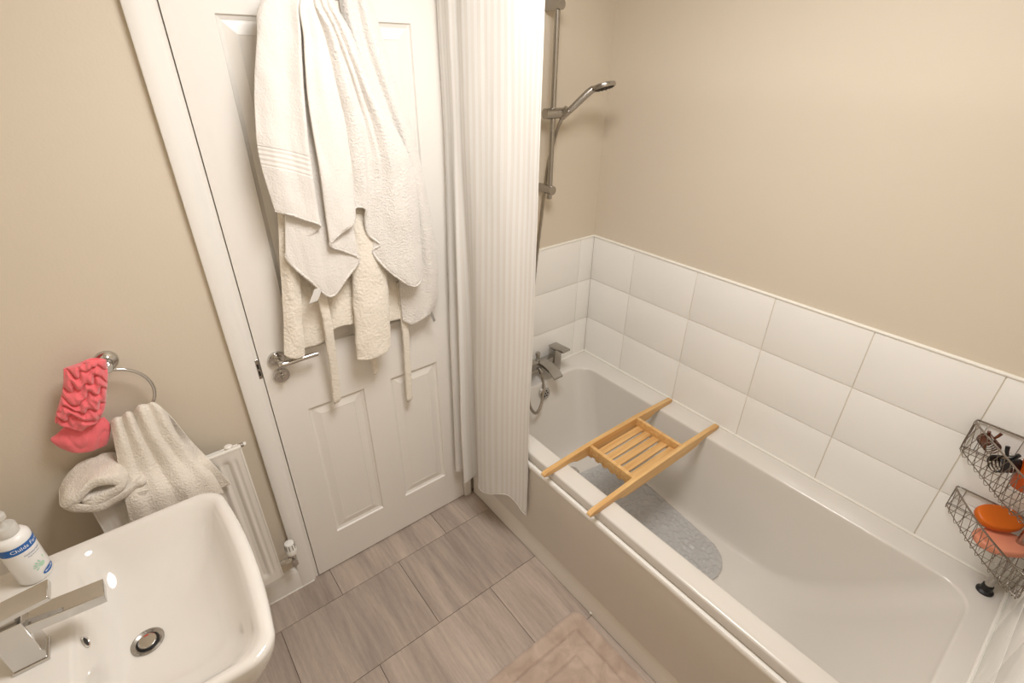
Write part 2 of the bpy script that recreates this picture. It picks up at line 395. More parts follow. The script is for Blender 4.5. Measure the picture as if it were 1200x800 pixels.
# skirting and door casing
sk = [(0, 0), (-0.016, 0), (-0.016, 0.085), (-0.012, 0.098), (-0.006, 0.104), (0, 0.106)]
struct(MB().prism([(y, z) for y, z in sk], 'X', XL, -1.509).build('baseboard_back', gloss_white, smooth=50), 'white skirting board beneath the radiator', 'skirting')
MB().tube([(XL, -0.017, 0.001), (-1.462, -0.017, 0.001)], 0.0028, 8).build('sealant_bead', sealant, bpy.data.objects['baseboard_back'])
struct(MB().prism([(XL - y, z) for y, z in sk], 'Y', YF, -0.016).build('baseboard_left', gloss_white, smooth=50), 'white skirting board below the washbasin wall', 'skirting')
struct(MB().prism([(YF - 0.006 - y, z) for y, z in sk], 'X', XL + 0.016, -0.70).build('baseboard_front', gloss_white, smooth=50), 'white skirting board on the wall behind the viewer', 'skirting')
cs = [(0, 0), (0, -0.016), (0.004, -0.018), (0.040, -0.017), (0.048, -0.012), (0.054, -0.010), (0.054, 0)]
struct(MB().prism([(-1.509 + u, v) for u, v in cs], 'Z', 0, DT + 0.06).build('trim_4', gloss_white, smooth=40), 'white architrave on the latch side of the door', 'door frame')
cs2 = [(DR + 0.004, 0), (DR + 0.004, -0.010), (DR + 0.010, -0.017), (DR + 0.02, -0.020), (DR + 0.036, -0.019), (DR + 0.046, -0.012), (DR + 0.047, 0)]
struct(MB().prism(cs2, 'Z', 0, DT + 0.06).build('trim_5', gloss_white, smooth=60), 'white architrave between the door hinges and the bath', 'door frame')
struct(MB().prism([(-0.016, DT), (-0.018, DT + 0.056), (0, DT + 0.06), (0, DT)], 'X', -1.455, DR + 0.004).build('trim_6', gloss_white, smooth=40), 'white architrave above the door', 'door frame')
ln = MB(); ln.box(-1.456, DL - 0.002, -0.004, 0.09, 0, DT); ln.box(DR + 0.002, DR + 0.012, 0.0, 0.09, 0, DT); ln.box(-1.456, DR + 0.012, -0.003, 0.09, DT, DT + 0.012); ln.box(DL - 0.003, DR + 0.003, 0.055, 0.09, 0, DT)
ln = struct(ln.build('trim_7', gloss_white, smooth=0), 'white door lining inside the architrave', 'door frame')
stp = MB(); stp.box(-1.452, -1.4425, -0.0055, -0.0035, 0.945, 1.012, 0.0006, 1)
stp = lab(stp.build('strike_plate', chrome_b, ln), 'steel strike plate')
for z in (0.960, 0.985): MB().box(-1.450, -1.4455, -0.0062, -0.0050, z - 0.004, z + 0.012).build('slot', dark_hole, stp, smooth=0)

# ------------------------------------------------------------------ door leaf
dr = thing('door_1', 'white four panel door with chrome lever handle, closed behind hanging robes', 'door', ((DL + DR) / 2, 0, 0)); dr['kind'] = 'structure'
FY = -0.010  # door face
pan_x = [(-1.337, -1.140), (-1.038, -0.842)]; pan_z = [(0.183, 0.781), (1.000, 1.891)]
xs = [DL, pan_x[0][0], pan_x[0][1], pan_x[1][0], pan_x[1][1], DR]; zs = [0.006, pan_z[0][0], pan_z[0][1], pan_z[1][0], pan_z[1][1], DT - 0.003]
d = MB()
for i in range(5):
    for j in range(5):
        if i in (1, 3) and j in (1, 3): continue
        d.add([(xs[i], FY, zs[j]), (xs[i + 1], FY, zs[j]), (xs[i + 1], FY, zs[j + 1]), (xs[i], FY, zs[j + 1])], [(0, 1, 2, 3)])
b_ = FY + 0.035
d.add([(DL, FY, zs[0]), (DR, FY, zs[0]), (DR, FY, zs[5]), (DL, FY, zs[5]), (DL, b_, zs[0]), (DR, b_, zs[0]), (DR, b_, zs[5]), (DL, b_, zs[5])], [(4, 5, 6, 7), (0, 1, 5, 4), (2, 3, 7, 6), (0, 3, 7, 4), (1, 2, 6, 5)])
d.build('leaf', door_m, dr, smooth=20)
for (x0, x1) in pan_x:
    for (z0, z1) in pan_z:
        m = MB(); L = []
        for ins, dep in ((0, 0), (0.003, 0.006), (0.009, 0.008), (0.012, 0.0095), (0.017, 0.0085), (0.040, 0.0035), (0.042, 0.0045), (0.044, 0.0045)):
            L.append([(x0 + ins, FY + dep, z0 + ins), (x1 - ins, FY + dep, z0 + ins), (x1 - ins, FY + dep, z1 - ins), (x0 + ins, FY + dep, z1 - ins)])
        m.loops(L, cap1=True); m.build('panel', door_m, dr, smooth=10)
for z in (1.792, 1.02, 0.22):
    h = MB(); h.tube([(DR + 0.003, FY - 0.006, z - 0.045), (DR + 0.003, FY - 0.006, z + 0.045)], 0.0055, 12)
    h.box(DR - 0.004, DR + 0.003, FY - 0.0045, FY + 0.002, z - 0.044, z + 0.044)
    hg = lab(h.build('hinge', chrome_b, dr), 'steel butt hinge')
    for zz in (-0.028, 0.0, 0.028): MB().tube([(DR + 0.003, FY - 0.006, z + zz - 0.0012), (DR + 0.003, FY - 0.006, z + zz + 0.0012)], 0.0059, 12).build('knuckle_joint', slot_m, hg)
RX, RZ = -1.393, 0.998
hd = MB(); hd.lathe([(0.0265, 0), (0.0265, 0.006), (0.0245, 0.009), (0.0235, 0.0085), (0.018, 0.0085), (0.0175, 0.0095), (0.012, 0.010)], (RX, FY, RZ), 'Y', 32)
rose = lab(hd.build('handle_rose', chrome, dr), 'round chrome rose of the door handle')
lv = MB(); lv.tube([(RX, FY - 0.008, RZ), (RX, FY - 0.030, RZ), (RX, FY - 0.040, RZ)], [0.0105, 0.0095, 0.0098], 16)
lv.tube(smooth_path([(RX - 0.006, FY - 0.043, RZ + 0.001), (RX + 0.02, FY - 0.046, RZ), (RX + 0.06, FY - 0.044, RZ), (RX + 0.112, FY - 0.042, RZ - 0.001)], 14), [0.009, 0.0105, 0.0108, 0.0106, 0.010, 0.0095, 0.009, 0.0086, 0.0083, 0.008, 0.0078, 0.0077, 0.0076, 0.0075], 14)
lab(lv.build('lever', chrome, dr), 'chrome lever')
lk = MB(); lk.lathe([(0.0245, 0), (0.0245, 0.006), (0.0225, 0.009), (0.0215, 0.008), (0.016, 0.008), (0.0155, 0.009), (0.010, 0.0095)], (-1.391, FY, 0.940), 'Y', 32)
lk = lab(lk.build('lock_rose', chrome, dr), 'round chrome lock rose')
tn = MB(); tn.tube([(-1.391, FY - 0.008, 0.940), (-1.391, FY - 0.016, 0.940)], 0.007, 14); tn.box(-1.3945, -1.3875, FY - 0.030, FY - 0.014, 0.929, 0.951, 0.002, 2)
tn.build('thumb_turn', chrome, lk)
HX, HZ = -1.062, 1.944
hk = thing('coat_hook', 'chrome hook near the top of the white door', 'hook', (HX, FY, HZ - 0.03))
MB().box(HX - 0.022, HX + 0.022, FY - 0.005, FY, HZ - 0.035, HZ + 0.035, 0.002, 2).build('back_plate', chrome, hk)
for sx in (-0.012, 0.012):
    hkm = MB(); hkm.tube(smooth_path([(HX + sx, FY - 0.004, HZ + 0.012), (HX + sx * 1.5, FY - 0.035, HZ + 0.004), (HX + sx * 2.2, FY - 0.062, HZ + 0.014), (HX + sx * 2.5, FY - 0.070, HZ + 0.036)], 14), 0.005, 10)
    hkm.build('prong', chrome, hk)

# ------------------------------------------------------------------ bathtub
bt = thing('bathtub', 'white acrylic bathtub standing along the tiled wall', 'bathtub', (-0.35, YF / 2, 0))
X0, X1, Y0, Y1 = -0.703, -0.0015, YF + 0.0015, -0.0085
ix0, ix1, iy0, iy1 = -0.630, -0.100, -1.606, -0.100
L = [rrect(X0 + 0.012, X1, Y0, Y1, 0.004, ZR - 0.040), rrect(X0 + 0.0005, X1, Y0, Y1, 0.004, ZR - 0.036), rrect(X0, X1, Y0, Y1, 0.006, ZR - 0.007), rrect(X0 + 0.002, X1, Y0, Y1, 0.006, ZR - 0.002), rrect(X0 + 0.007, X1, Y0, Y1, 0.008, ZR),
     rrect(ix0 - 0.008, ix1 + 0.008, iy0 - 0.008, iy1 + 0.008, 0.085, ZR), rrect(ix0 - 0.002, ix1 + 0.002, iy0 - 0.002, iy1 + 0.002, 0.082, ZR - 0.002), rrect(ix0, ix1, iy0, iy1, 0.082, ZR - 0.007)]
ZB = 0.165
prof = [(0.03, 0.02), (0.12, 0.09), (0.30, 0.24), (0.50, 0.42), (0.68, 0.60), (0.80, 0.74), (0.88, 0.86), (0.94, 0.97), (0.975, 1.09), (0.993, 1.24), (1.0, 1.42)]
for hz, ins in prof:
    z = ZR - 0.007 + (ZB - ZR + 0.007) * hz
    L.append(rrect(ix0 + 0.055 * ins, ix1 - 0.055 * ins, iy0 + 0.36 * ins, iy1 - 0.13 * ins, 0.082 + 0.02 * ins, z))
L.append(rrect(ix0 + 0.14, ix1 - 0.14, iy0 + 0.66, iy1 - 0.30, 0.06, ZB - 0.001))
L.append(rrect(ix0 + 0.22, ix1 - 0.22, iy0 + 0.72, iy1 - 0.45, 0.03, ZB - 0.003))
tb = MB(); tb.loops(L, cap1=True); tb.build('tub', acrylic, bt, smooth=60)
PX_ = -0.700
pn = MB(); prf = [(PX_ - 0.0, 0.118), (PX_ - 0.008, 0.126), (PX_ - 0.008, 0.455), (PX_ - 0.011, 0.462), (PX_ - 0.014, 0.470), (PX_ - 0.014, 0.481), (PX_ - 0.011, 0.486), (PX_ + 0.012, 0.488), (PX_ + 0.012, 0.118)]
pn.prism(prf, 'Y', Y0, -0.0205); lab(pn.build('front_panel', panel_m, bt, smooth=50), 'smooth white bath side panel')
pl = MB(); pl.prism([(PX_ - 0.001, 0.004), (PX_ - 0.001, 0.117), (PX_ + 0.012, 0.117), (PX_ + 0.012, 0.004)], 'Y', Y0, -0.0205); pl = pl.build('plinth', panel_m, bt, smooth=0)
MB().lathe([(0.006, 0), (0.006, 0.003), (0.003, 0.0048)], (PX_ - 0.001, -0.790, 0.010), 'X', 14).build('screw_cap', pvc_m, pl)
for v in bpy.data.objects['screw_cap'].data.vertices: v.co.x = 2 * (PX_ - 0.001 - WO['plinth'].x) - v.co.x
se = MB(); se.tube([(-0.003, YF + 0.003, ZR + 0.002), (-0.003, -0.004, ZR + 0.002)], 0.0045, 8); se.tube([(-0.70, -0.009, ZR + 0.002), (-0.003, -0.009, ZR + 0.002)], 0.0045, 8); se.tube([(-0.70, YF + 0.004, ZR + 0.002), (-0.003, YF + 0.004, ZR + 0.002)], 0.0055, 8)
se.build('sealant_bead', sealant, bt)
# overflow on the tap-end wall of the tub
OV = Vector((-0.362, -0.118, 0.486)); on = Vector((0, -0.98, 0.20)).normalized()
def disc(prof, org, nrm, n=28):
    nrm = Vector(nrm).normalized(); q = Vector((0, 0, 1)).rotation_difference(nrm); m = MB(); m.lathe(prof, (0, 0, 0), 'Z', n); m.v = [tuple(q @ Vector(p) + Vector(org)) for p in m.v]; return m
of = lab(disc([(0.030, -0.006), (0.030, 0.004), (0.027, 0.007), (0.016, 0.008)], OV, on).build('overflow', chrome, bt), 'round chrome overflow')
for k in range(7):
    r = 0 if k == 6 else 0.013; a = k * PI / 3; c = OV + on * 0.0075 + Vector((r * math.cos(a), 0.2 * r * math.sin(a), r * math.sin(a)))
    disc([(0.0042, -0.001), (0.0042, 0.0012)], c, on, 10).build('hole', dark_hole, of)
ws = lab(MB().lathe([(0.034, 0), (0.034, 0.003), (0.030, 0.005), (0.02, 0.006)], (-0.365, -0.33, ZB + 0.001), 'Z', 28).build('waste', chrome, bt), 'chrome bath waste')

# clear bath mat in the tub
MC = Vector((-0.345, -0.700, ZB + 0.004)); MA = math.radians(7.5); ML, MWd = 0.335, 0.172
mm = MB(); nu, nv = 150, 84; top = []
def inside(u, v):  # rounded rectangle signed distance
    r = 0.12; qx, qy = abs(u) - ML + r, abs(v) - MWd + r
    return math.hypot(max(qx, 0), max(qy, 0)) + min(max(qx, qy), 0) - r
V = []; F = []; idx = {}
for i in range(nu):
    for j in range(nv):
        u = -ML + 2 * ML * i / (nu - 1); v = -MWd + 2 * MWd * j / (nv - 1); dd = inside(u, v)
        if dd > 0.002: continue
        p = noise.voronoi(Vector((u * 62, v * 62, 0.0)))[0][0]
        h = 0.0075 * max(0, 1 - (p / 0.62) ** 2) * (1 if dd < -0.006 else 0.3)
        x = MC.x - v * math.cos(MA) - u * math.sin(MA) * -1; y = MC.y - u * math.cos(MA) + -v * math.sin(MA) * -1
        x = MC.x + v * math.cos(MA) - u * math.sin(MA); y = MC.y - u * math.cos(MA) - v * math.sin(MA)
        idx[i, j] = len(V); V.append((x, y, MC.z + 0.002 + h))
for i in range(nu - 1):
    for j in range(nv - 1):
        q = [(i, j), (i + 1, j), (i + 1, j + 1), (i, j + 1)]
        if all(a in idx for a in q): F.append([idx[a] for a in q])
mm.add(V, F)
bmo = mm.build('bath_mat', clear_m, origin=MC, smooth=180); bmo.modifiers.new('thickness', 'SOLIDIFY').thickness = 0.002
tag(bmo, 'clear bubbly non-slip mat lying in the bottom of the bathtub', 'bath mat')

# ------------------------------------------------------------------ bath mixer tap
tp = thing('bath_mixer_tap', 'angular chrome bath mixer tap on the tub rim', 'tap', (-0.34, -0.055, ZR))
for x in (-0.245, -0.435):
    MB().lathe([(0.026, 0), (0.026, 0.006), (0.022, 0.009)], (x, -0.052, ZR), 'Z', 24).build('base_flange', chrome_b, tp)
    MB().box(x - 0.021, x + 0.021, -0.073, -0.031, ZR + 0.006, ZR + 0.122, 0.002, 2).build('pillar', chrome_b, tp)
    lvm = MB(); lvm.box(x - 0.023, x + 0.023, -0.125, -0.030, ZR + 0.126, ZR + 0.136, 0.002, 2, M=Matrix.Translation((0, -0.05, ZR + 0.13)) @ Matrix.Rotation(math.radians(-4), 4, 'X') @ Matrix.Translation((0, 0.05, -ZR - 0.13)))
    lvm.build('lever', chrome_b, tp)
MB().box(-0.425, -0.255, -0.068, -0.036, ZR + 0.055, ZR + 0.088, 0.003, 2).build('body_bar', chrome_b, tp)
sp = MB(); rows = []
for k in range(10):
    t = k / 9; y = -0.055 - 0.125 * t; z = ZR + 0.092 + 0.010 * math.sin(t * PI * 0.9) - 0.028 * t * t
    rows.append([(-0.365, y, z), (-0.315, y, z), (-0.315, y, z - 0.016 + 0.006 * t), (-0.365, y, z - 0.016 + 0.006 * t)])
sp.loops(rows, True, True); sp.build('spout', chrome_b, tp, smooth=30)
MB().lathe([(0.011, 0), (0.011, 0.012), (0.008, 0.014), (0.008, 0.030), (0.011, 0.032), (0.011, 0.046), (0.009, 0.049)], (-0.352, -0.052, ZR + 0.086), 'Z', 18).build('diverter_knob', chrome_b, tp)
MB().tube([(-0.352, -0.060, ZR + 0.060), (-0.352, -0.076, ZR + 0.052), (-0.352, -0.080, ZR + 0.036)], [0.010, 0.010, 0.009], 14).build('hose_outlet', chrome_b, tp)

# ------------------------------------------------------------------ shower rail set
RXs, RYs = -0.330, -0.060
sr = thing('shower_riser_rail', 'chrome shower rail with handset and hose above the bath taps', 'shower', (RXs, 0, 1.35))
MB().tube([(RXs - 0.003, RYs, 1.345), (RXs - 0.004, RYs, 1.985)], 0.0095, 18).build('rail', chrome_b, sr)
for z in (1.378, 1.962):
    m = MB(); m.tube([(RXs - 0.003, 0.0, z), (RXs - 0.003, RYs - 0.018, z)], 0.0165, 20); lab(m.build('bracket', chrome_b, sr), 'chrome wall bracket')
sl = MB(); sl.tube([(RXs - 0.042, RYs, 1.642), (RXs + 0.045, RYs - 0.006, 1.642)], 0.0175, 20); sl = sl.build('slider', chrome_b, sr)
MB().tube([(RXs + 0.030, RYs - 0.005, 1.628), (RXs + 0.042, RYs - 0.028, 1.656)], [0.014, 0.016], 16).build('holder_cup', chrome_b, sl)
hs = MB(); A = Vector((RXs + 0.034, RYs - 0.010, 1.628)); Bd = Vector((-0.223, -0.130, 1.717)); Tp = Vector((-0.172, -0.190, 1.738))
dirh = (Tp - Bd).normalized()
hs.tube([A, A.lerp(Bd, 0.3), A.lerp(Bd, 0.6), A.lerp(Bd, 0.9), Bd + dirh * 0.004, Bd + dirh * 0.02], [0.0100, 0.0112, 0.0120, 0.0125, 0.0120, 0.0105], 14)
hs.build('handset_grip', chrome_b, sr, smooth=60)
HC = Bd + dirh * 0.044; hn = dirh.cross(Vector((0.74, 0.67, 0))).normalized()
if hn.z > 0: hn = -hn
hn = (hn + Vector((-0.10, -0.09, 0))).normalized()
hh = disc([(0.030, -0.010), (0.040, -0.007), (0.042, 0.0), (0.040, 0.006), (0.036, 0.007)], HC, hn, 30).build('shower_head', chrome_b, sr)
fc = disc([(0.0345, 0.0065), (0.0345, 0.0085), (0.033, 0.009)], HC, hn, 28); fc = fc.build('spray_face', slot_m, hh)
qf = Vector((0, 0, 1)).rotation_difference(hn)
for rr, kk in ((0.012, 6), (0.026, 12)):
    for k in range(kk):
        a = 2 * PI * k / kk; c = HC + qf @ Vector((rr * math.cos(a), rr * math.sin(a), 0.0085)); disc([(0.0026, -0.001), (0.002, 0.003)], c, hn, 8).build('nozzle', black_rub, hh)
hose = smooth_path([A, A + Vector((-0.010, 0.006, -0.026)), (-0.312, -0.052, 1.56), (-0.326, -0.038, 1.47), (-0.332, -0.034, 1.40), (-0.345, -0.040, 1.345), (-0.374, -0.050, 1.157), (-0.392, -0.055, 1.02), (-0.425, -0.075, 0.85), (-0.470, -0.11, 0.66), (-0.490, -0.16, 0.52), (-0.465, -0.175, 0.455), (-0.415, -0.155, 0.462), (-0.365, -0.115, 0.510), (-0.350, -0.088, 0.548), (-0.352, -0.080, 0.570)], 160)
hm = MB(); hm.tube(hose, [0.0062 + 0.0006 * (k % 2) for k in range(160)], 10); lab(hm.build('hose', steel_hose, sr), 'flexible metal shower hose')

# ------------------------------------------------------------------ shower curtain and its rail
cr_ = thing('curtain_rail', 'white rail above the bath edge carrying the shower curtain', 'curtain rail', (-0.735, YF / 2, 2.06))
MB().tube([(-0.735, YF - 0.005, 2.07), (-0.735, 0.0, 2.07)], 0.0125, 16).build('pole', pvc_m, cr_)
for y in (YF + 0.0, -0.002):
    MB().tube([(-0.735, y - 0.004, 2.07), (-0.735, y + 0.006 if y < -1 else y - 0.012, 2.07)], 0.028, 20).build('end_cap', pvc_m, cr_)
cu = thing('shower_curtain', 'white shower curtain with satin stripes gathered beside the door', 'curtain', (-0.74, -0.22, 0.2))
# plan of the folds (x, y) along the width, with the height of the hem
top_w = [(-0.757, -0.012), (-0.768, -0.040), (-0.766, -0.068), (-0.773, -0.098), (-0.763, -0.124), (-0.769, -0.160), (-0.767, -0.200), (-0.761, -0.240), (-0.755, -0.280), (-0.748, -0.320), (-0.741, -0.355), (-0.734, -0.385), (-0.728, -0.412), (-0.722, -0.436)]
bot_w = [(-0.772, -0.020, 0.235), (-0.806, -0.045, 0.215), (-0.762, -0.064, 0.205), (-0.800, -0.098, 0.180), (-0.736, -0.104, 0.200), (-0.744, -0.132, 0.200), (-0.774, -0.170, 0.200), (-0.780, -0.220, 0.212), (-0.776, -0.270, 0.240), (-0.764, -0.318, 0.272), (-0.750, -0.352, 0.282), (-0.736, -0.382, 0.262), (-0.726, -0.405, 0.230), (-0.720, -0.428, 0.218)]
mid_w = [((a[0] * 0.45 + b[0] * 0.55), (a[1] * 0.45 + b[1] * 0.55)) for a, b in zip(top_w, bot_w)]
rows = [[(x, y, 2.045) for x, y in top_w], [(x, y, 1.60) for x, y in top_w], [(x, y, 1.0) for x, y in mid_w], [(x * 0.3 + b[0] * 0.7, y * 0.3 + b[1] * 0.7, 0.60) for (x, y), b in zip(mid_w, bot_w)], bot_w]
c = MB(); R_ = [[Vector(p) for p in r] for r in rows]; G = []
NU, NV = 110, 70
for i in range(NV):
    tv = 4 * i / (NV - 1); cp = [cr([r[j] for r in R_], tv) for j in range(14)]; row = []
    for j in range(NU):
        p = cr(cp, 13 * j / (NU - 1)); q = Vector((p.y * 14, p.z * 2.2, 3.1)); dd = noise.noise(q) * 0.004 + noise.noise(q * 3) * 0.001
        row.append(p + Vector((-dd, dd * 0.3, 0)))
    G.append(row)
c.grid(G, uvs=True)
c.build('curtain_panel', curtain_m, cu, smooth=180, solid=0.0012)
hem = [G[-1][j] for j in range(NU)]
h = MB(); h.tube([p + Vector((0, 0, 0.002)) for p in hem], 0.0022, 6); h.build('hem', curtain_m, cu, smooth=180)
edge = [G[i][-1] for i in range(NV)]
h = MB(); h.tube(edge, 0.0018, 6); h.build('side_hem', curtain_m, cu, smooth=180)
for k in range(7):
    y = -0.02 - 0.068 * k; m = MB(); m.tube([(-0.737 + 0.022 * math.cos(a), y, 2.062 + 0.030 * math.sin(a)) for a in [2 * PI * i / 20 for i in range(20)]], 0.0022, 6, closed=True); m.build('ring', pvc_m, cu)

# ------------------------------------------------------------------ wooden bath tray
ty = thing('bath_tray', 'wooden slatted bath tray laid across the tub', 'bath tray', (-0.385, -0.653, ZR))
zb = ZR + 0.0005
def rail(y):
    P = [(-0.748, zb + 0.004), (-0.752, zb + 0.010), (-0.748, zb + 0.016), (-0.735, zb + 0.021), (-0.60, zb + 0.028), (-0.520, zb + 0.032), (-0.245, zb + 0.032), (-0.165, zb + 0.028), (-0.030, zb + 0.022), (-0.018, zb + 0.016), (-0.016, zb + 0.010), (-0.020, zb + 0.003), (-0.035, zb), (-0.112, zb), (-0.140, zb - 0.004), (-0.160, zb - 0.014), (-0.190, zb - 0.016), (-0.245, zb - 0.018), (-0.520, zb - 0.018), (-0.570, zb - 0.016), (-0.590, zb - 0.012), (-0.605, zb - 0.004), (-0.622, zb), (-0.735, zb)]
    m = MB(); m.prism(P, 'Y', y - 0.009, y + 0.009); return m.build('side_rail', wood, ty, smooth=30, bevel=0.0022, origin=(-0.385, y, ZR))
for y in (-0.543, -0.764): rail(y)
for x in (-0.520, -0.252):
    m = MB(); m.box(x - 0.007, x + 0.007, -0.755, -0.552, zb - 0.012, zb + 0.029, 0.0018, 2)
    m.build('cross_bar', wood, ty, origin=(x, -0.653, ZR))
    for k in range(6):
        yy = -0.745 + 0.035 * k + 0.004
        MB().box(x - 0.006, x + 0.006, yy, yy + 0.018, zb - 0.022, zb - 0.010, 0.003, 2).build('notch_tooth', wood, ty, origin=(x, yy, ZR))
for k in range(5):
    y = -0.653 + (k - 2) * 0.0385
    MB().box(-0.515, -0.257, y - 0.0145, y + 0.0145, zb - 0.010, zb - 0.002, 0.0015, 2).build('slat', wood, ty, origin=(-0.385, y, ZR))

# ------------------------------------------------------------------ bath rug
rx0, rx1, ry0, ry1 = -1.185, -0.727, -1.480, -0.742
RC = ((rx0 + rx1) / 2, (ry0 + ry1) / 2, 0)
def rsd(x, y, x0, x1, y0, y1, r):
    qx, qy = abs(x - (x0 + x1) / 2) - (x1 - x0) / 2 + r, abs(y - (y0 + y1) / 2) - (y1 - y0) / 2 + r
    return math.hypot(max(qx, 0), max(qy, 0)) + min(max(qx, qy), 0) - r
L = []
insets = [0, 0.002, 0.006, 0.012, 0.02, 0.03, 0.045, 0.056, 0.059, 0.062, 0.0645, 0.067, 0.070, 0.085, 0.105, 0.122, 0.125, 0.128, 0.1305, 0.133, 0.136, 0.15, 0.17, 0.19, 0.21]
def hgt(i):
    e = min(1, i / 0.02); h = 0.018 * math.sqrt(max(0, 1 - (1 - e) ** 2))
    for g in (0.0625, 0.1285): h -= 0.010 * math.exp(-((i - g) / 0.0028) ** 2)
    return h
for i in insets:
    r = max(0.035 - i * 0.4, 0.006); L.append([(x, y, hgt(i) + 0.001 + noise.noise(Vector((x * 30, y * 30, 0))) * 0.0016 * min(1, i / 0.02)) for x, y, _ in rrect(rx0 + i, rx1 - i, ry0 + i, ry1 - i, r, 0)])
rg = MB(); rg.loops(L, cap1=True); tag(rg.build('bath_rug', rug_m, origin=RC, smooth=180), 'beige plush rug with embossed border on the floor beside the bathtub', 'rug')

# ------------------------------------------------------------------ washbasin
ZS = 0.850
bs = thing('washbasin', 'white ceramic washbasin on a pedestal with rounded front', 'washbasin', (-1.90, -0.545, 0))
bx0, bx1, by0, by1 = -2.112, -1.652, -0.806, -0.286; BU = 0.022
def bl(x0, x1, y0, y1, r, z, b): return rrect(x0, x1, y0, y1, r, z, 10, b)
L = [bl(bx0, bx1 - 0.16, by0 + 0.12, by1 - 0.12, 0.06, ZS - 0.17, 0.02), bl(bx0, bx1 - 0.07, by0 + 0.055, by1 - 0.055, 0.06, ZS - 0.145, 0.02), bl(bx0, bx1 - 0.025, by0 + 0.020, by1 - 0.020, 0.055, ZS - 0.10, BU), bl(bx0, bx1 - 0.006, by0 + 0.005, by1 - 0.005, 0.05, ZS - 0.045, BU), bl(bx0, bx1, by0, by1, 0.048, ZS - 0.012, BU), bl(bx0, bx1 - 0.002, by0 + 0.002, by1 - 0.002, 0.047, ZS - 0.004, BU), bl(bx0, bx1 - 0.008, by0 + 0.008, by1 - 0.008, 0.044, ZS, BU)]
ji = [(-1.955, bx1 - 0.016, by0 + 0.016, by1 - 0.016, 0.042, ZS - 0.0005), (-1.948, bx1 - 0.022, by0 + 0.022, by1 - 0.022, 0.045, ZS - 0.004), (-1.941, bx1 - 0.030, by0 + 0.032, by1 - 0.032, 0.05, ZS - 0.016), (-1.936, bx1 - 0.040, by0 + 0.046, by1 - 0.046, 0.055, ZS - 0.036), (-1.930, bx1 - 0.054, by0 + 0.066, by1 - 0.066, 0.06, ZS - 0.060), (-1.922, bx1 - 0.076, by0 + 0.094, by1 - 0.094, 0.06, ZS - 0.082), (-1.912, bx1 - 0.105, by0 + 0.130, by1 - 0.130, 0.055, ZS - 0.098), (-1.900, bx1 - 0.140, by0 + 0.170, by1 - 0.170, 0.045, ZS - 0.107), (-1.886, bx1 - 0.178, by0 + 0.218, by1 - 0.218, 0.028, ZS - 0.112)]
for a in ji: L.append(bl(*a, BU * (a[1] - a[0]) / 0.46))
b = MB(); b.loops(L, True, True); b.build('bowl', ceramic, bs, smooth=60)
WX, WY = -1.860, -0.545; WZ = ZS - 0.1115
wst = lab(MB().lathe([(0.030, 0.0), (0.030, 0.0022), (0.027, 0.0034), (0.0215, 0.0005), (0.0205, -0.004)], (WX, WY, WZ), 'Z', 36).build('waste', chrome_b, bs), 'chrome basin waste')
MB().lathe([(0.0165, -0.004), (0.0172, 0.004), (0.0160, 0.0062), (0.010, 0.0070)], (WX, WY, WZ), 'Z', 30).build('plug', chrome, wst)
MB().lathe([(0.021, -0.004), (0.0166, -0.0035)], (WX, WY, WZ + 0.0045), 'Z', 30).build('plug_gap', dark_hole, wst)
MB().box(WX - 0.004, WX + 0.004, WY + 0.0105, WY + 0.013, WZ + 0.0060, WZ + 0.0072).build('red_mark', red_dot, wst, smooth=0)
ofb = lab(disc([(0.0125, -0.003), (0.0125, 0.0015), (0.0095, 0.0025), (0.0080, 0.0)], (-1.9375, WY, ZS - 0.028), (0.96, 0, 0.26), 24).build('overflow', chrome, bs), 'small chrome overflow ring')
disc([(0.0078, 0.0), (0.0078, 0.0014)], (-1.9375, WY, ZS - 0.028), (0.96, 0, 0.26), 20).build('overflow_hole', dark_hole, ofb)
L = [rrect(bx0, -1.86, -0.645, -0.445, 0.06, 0.0), rrect(bx0, -1.87, -0.635, -0.455, 0.06, 0.03), rrect(bx0, -1.90, -0.615, -0.475, 0.05, 0.12), rrect(bx0, -1.90, -0.615, -0.475, 0.05, 0.5), rrect(bx0, -1.87, -0.64, -0.45, 0.05, 0.66), rrect(bx0, -1.83, -0.67, -0.42, 0.05, ZS - 0.165)]
p = MB(); p.loops(L, True, True); p.build('pedestal', ceramic, bs, smooth=60)

# basin tap
tx, tyy = -2.005, -0.545
tap = thing('basin_mixer_tap', 'square chrome mixer tap on the washbasin ledge', 'tap', (tx, tyy, ZS))
MB().box(tx - 0.026, tx + 0.026, tyy - 0.026, tyy + 0.026, ZS, ZS + 0.006, 0.001, 1).build('base', chrome, tap)
MB().box(tx - 0.0235, tx + 0.0235, tyy - 0.0235, tyy + 0.0235, ZS + 0.006, ZS + 0.108, 0.0025, 3).build('body', chrome, tap)
spm = MB(); MR = Matrix.Translation((tx, tyy, ZS + 0.085)) @ Matrix.Rotation(math.radians(5), 4, 'Y') @ Matrix.Translation((-tx, -tyy, -ZS - 0.085))
spm.box(tx + 0.012, tx + 0.132, tyy - 0.021, tyy + 0.021, ZS + 0.074, ZS + 0.096, 0.0025, 3, M=MR); spm = spm.build('spout', chrome, tap)
MB().tube([(tx + 0.116, tyy, ZS + 0.070), (tx + 0.116, tyy, ZS + 0.058)], 0.010, 16).build('aerator', chrome_b, spm)
MB().box(tx - 0.017, tx + 0.017, tyy - 0.017, tyy + 0.017, ZS + 0.108, ZS + 0.118, 0.001, 1).build('cartridge_neck', chrome_b, tap)
lvm = MB(); MR = Matrix.Translation((tx, tyy, ZS + 0.125)) @ Matrix.Rotation(math.radians(-6), 4, 'Y') @ Matrix.Translation((-tx, -tyy, -ZS - 0.125))
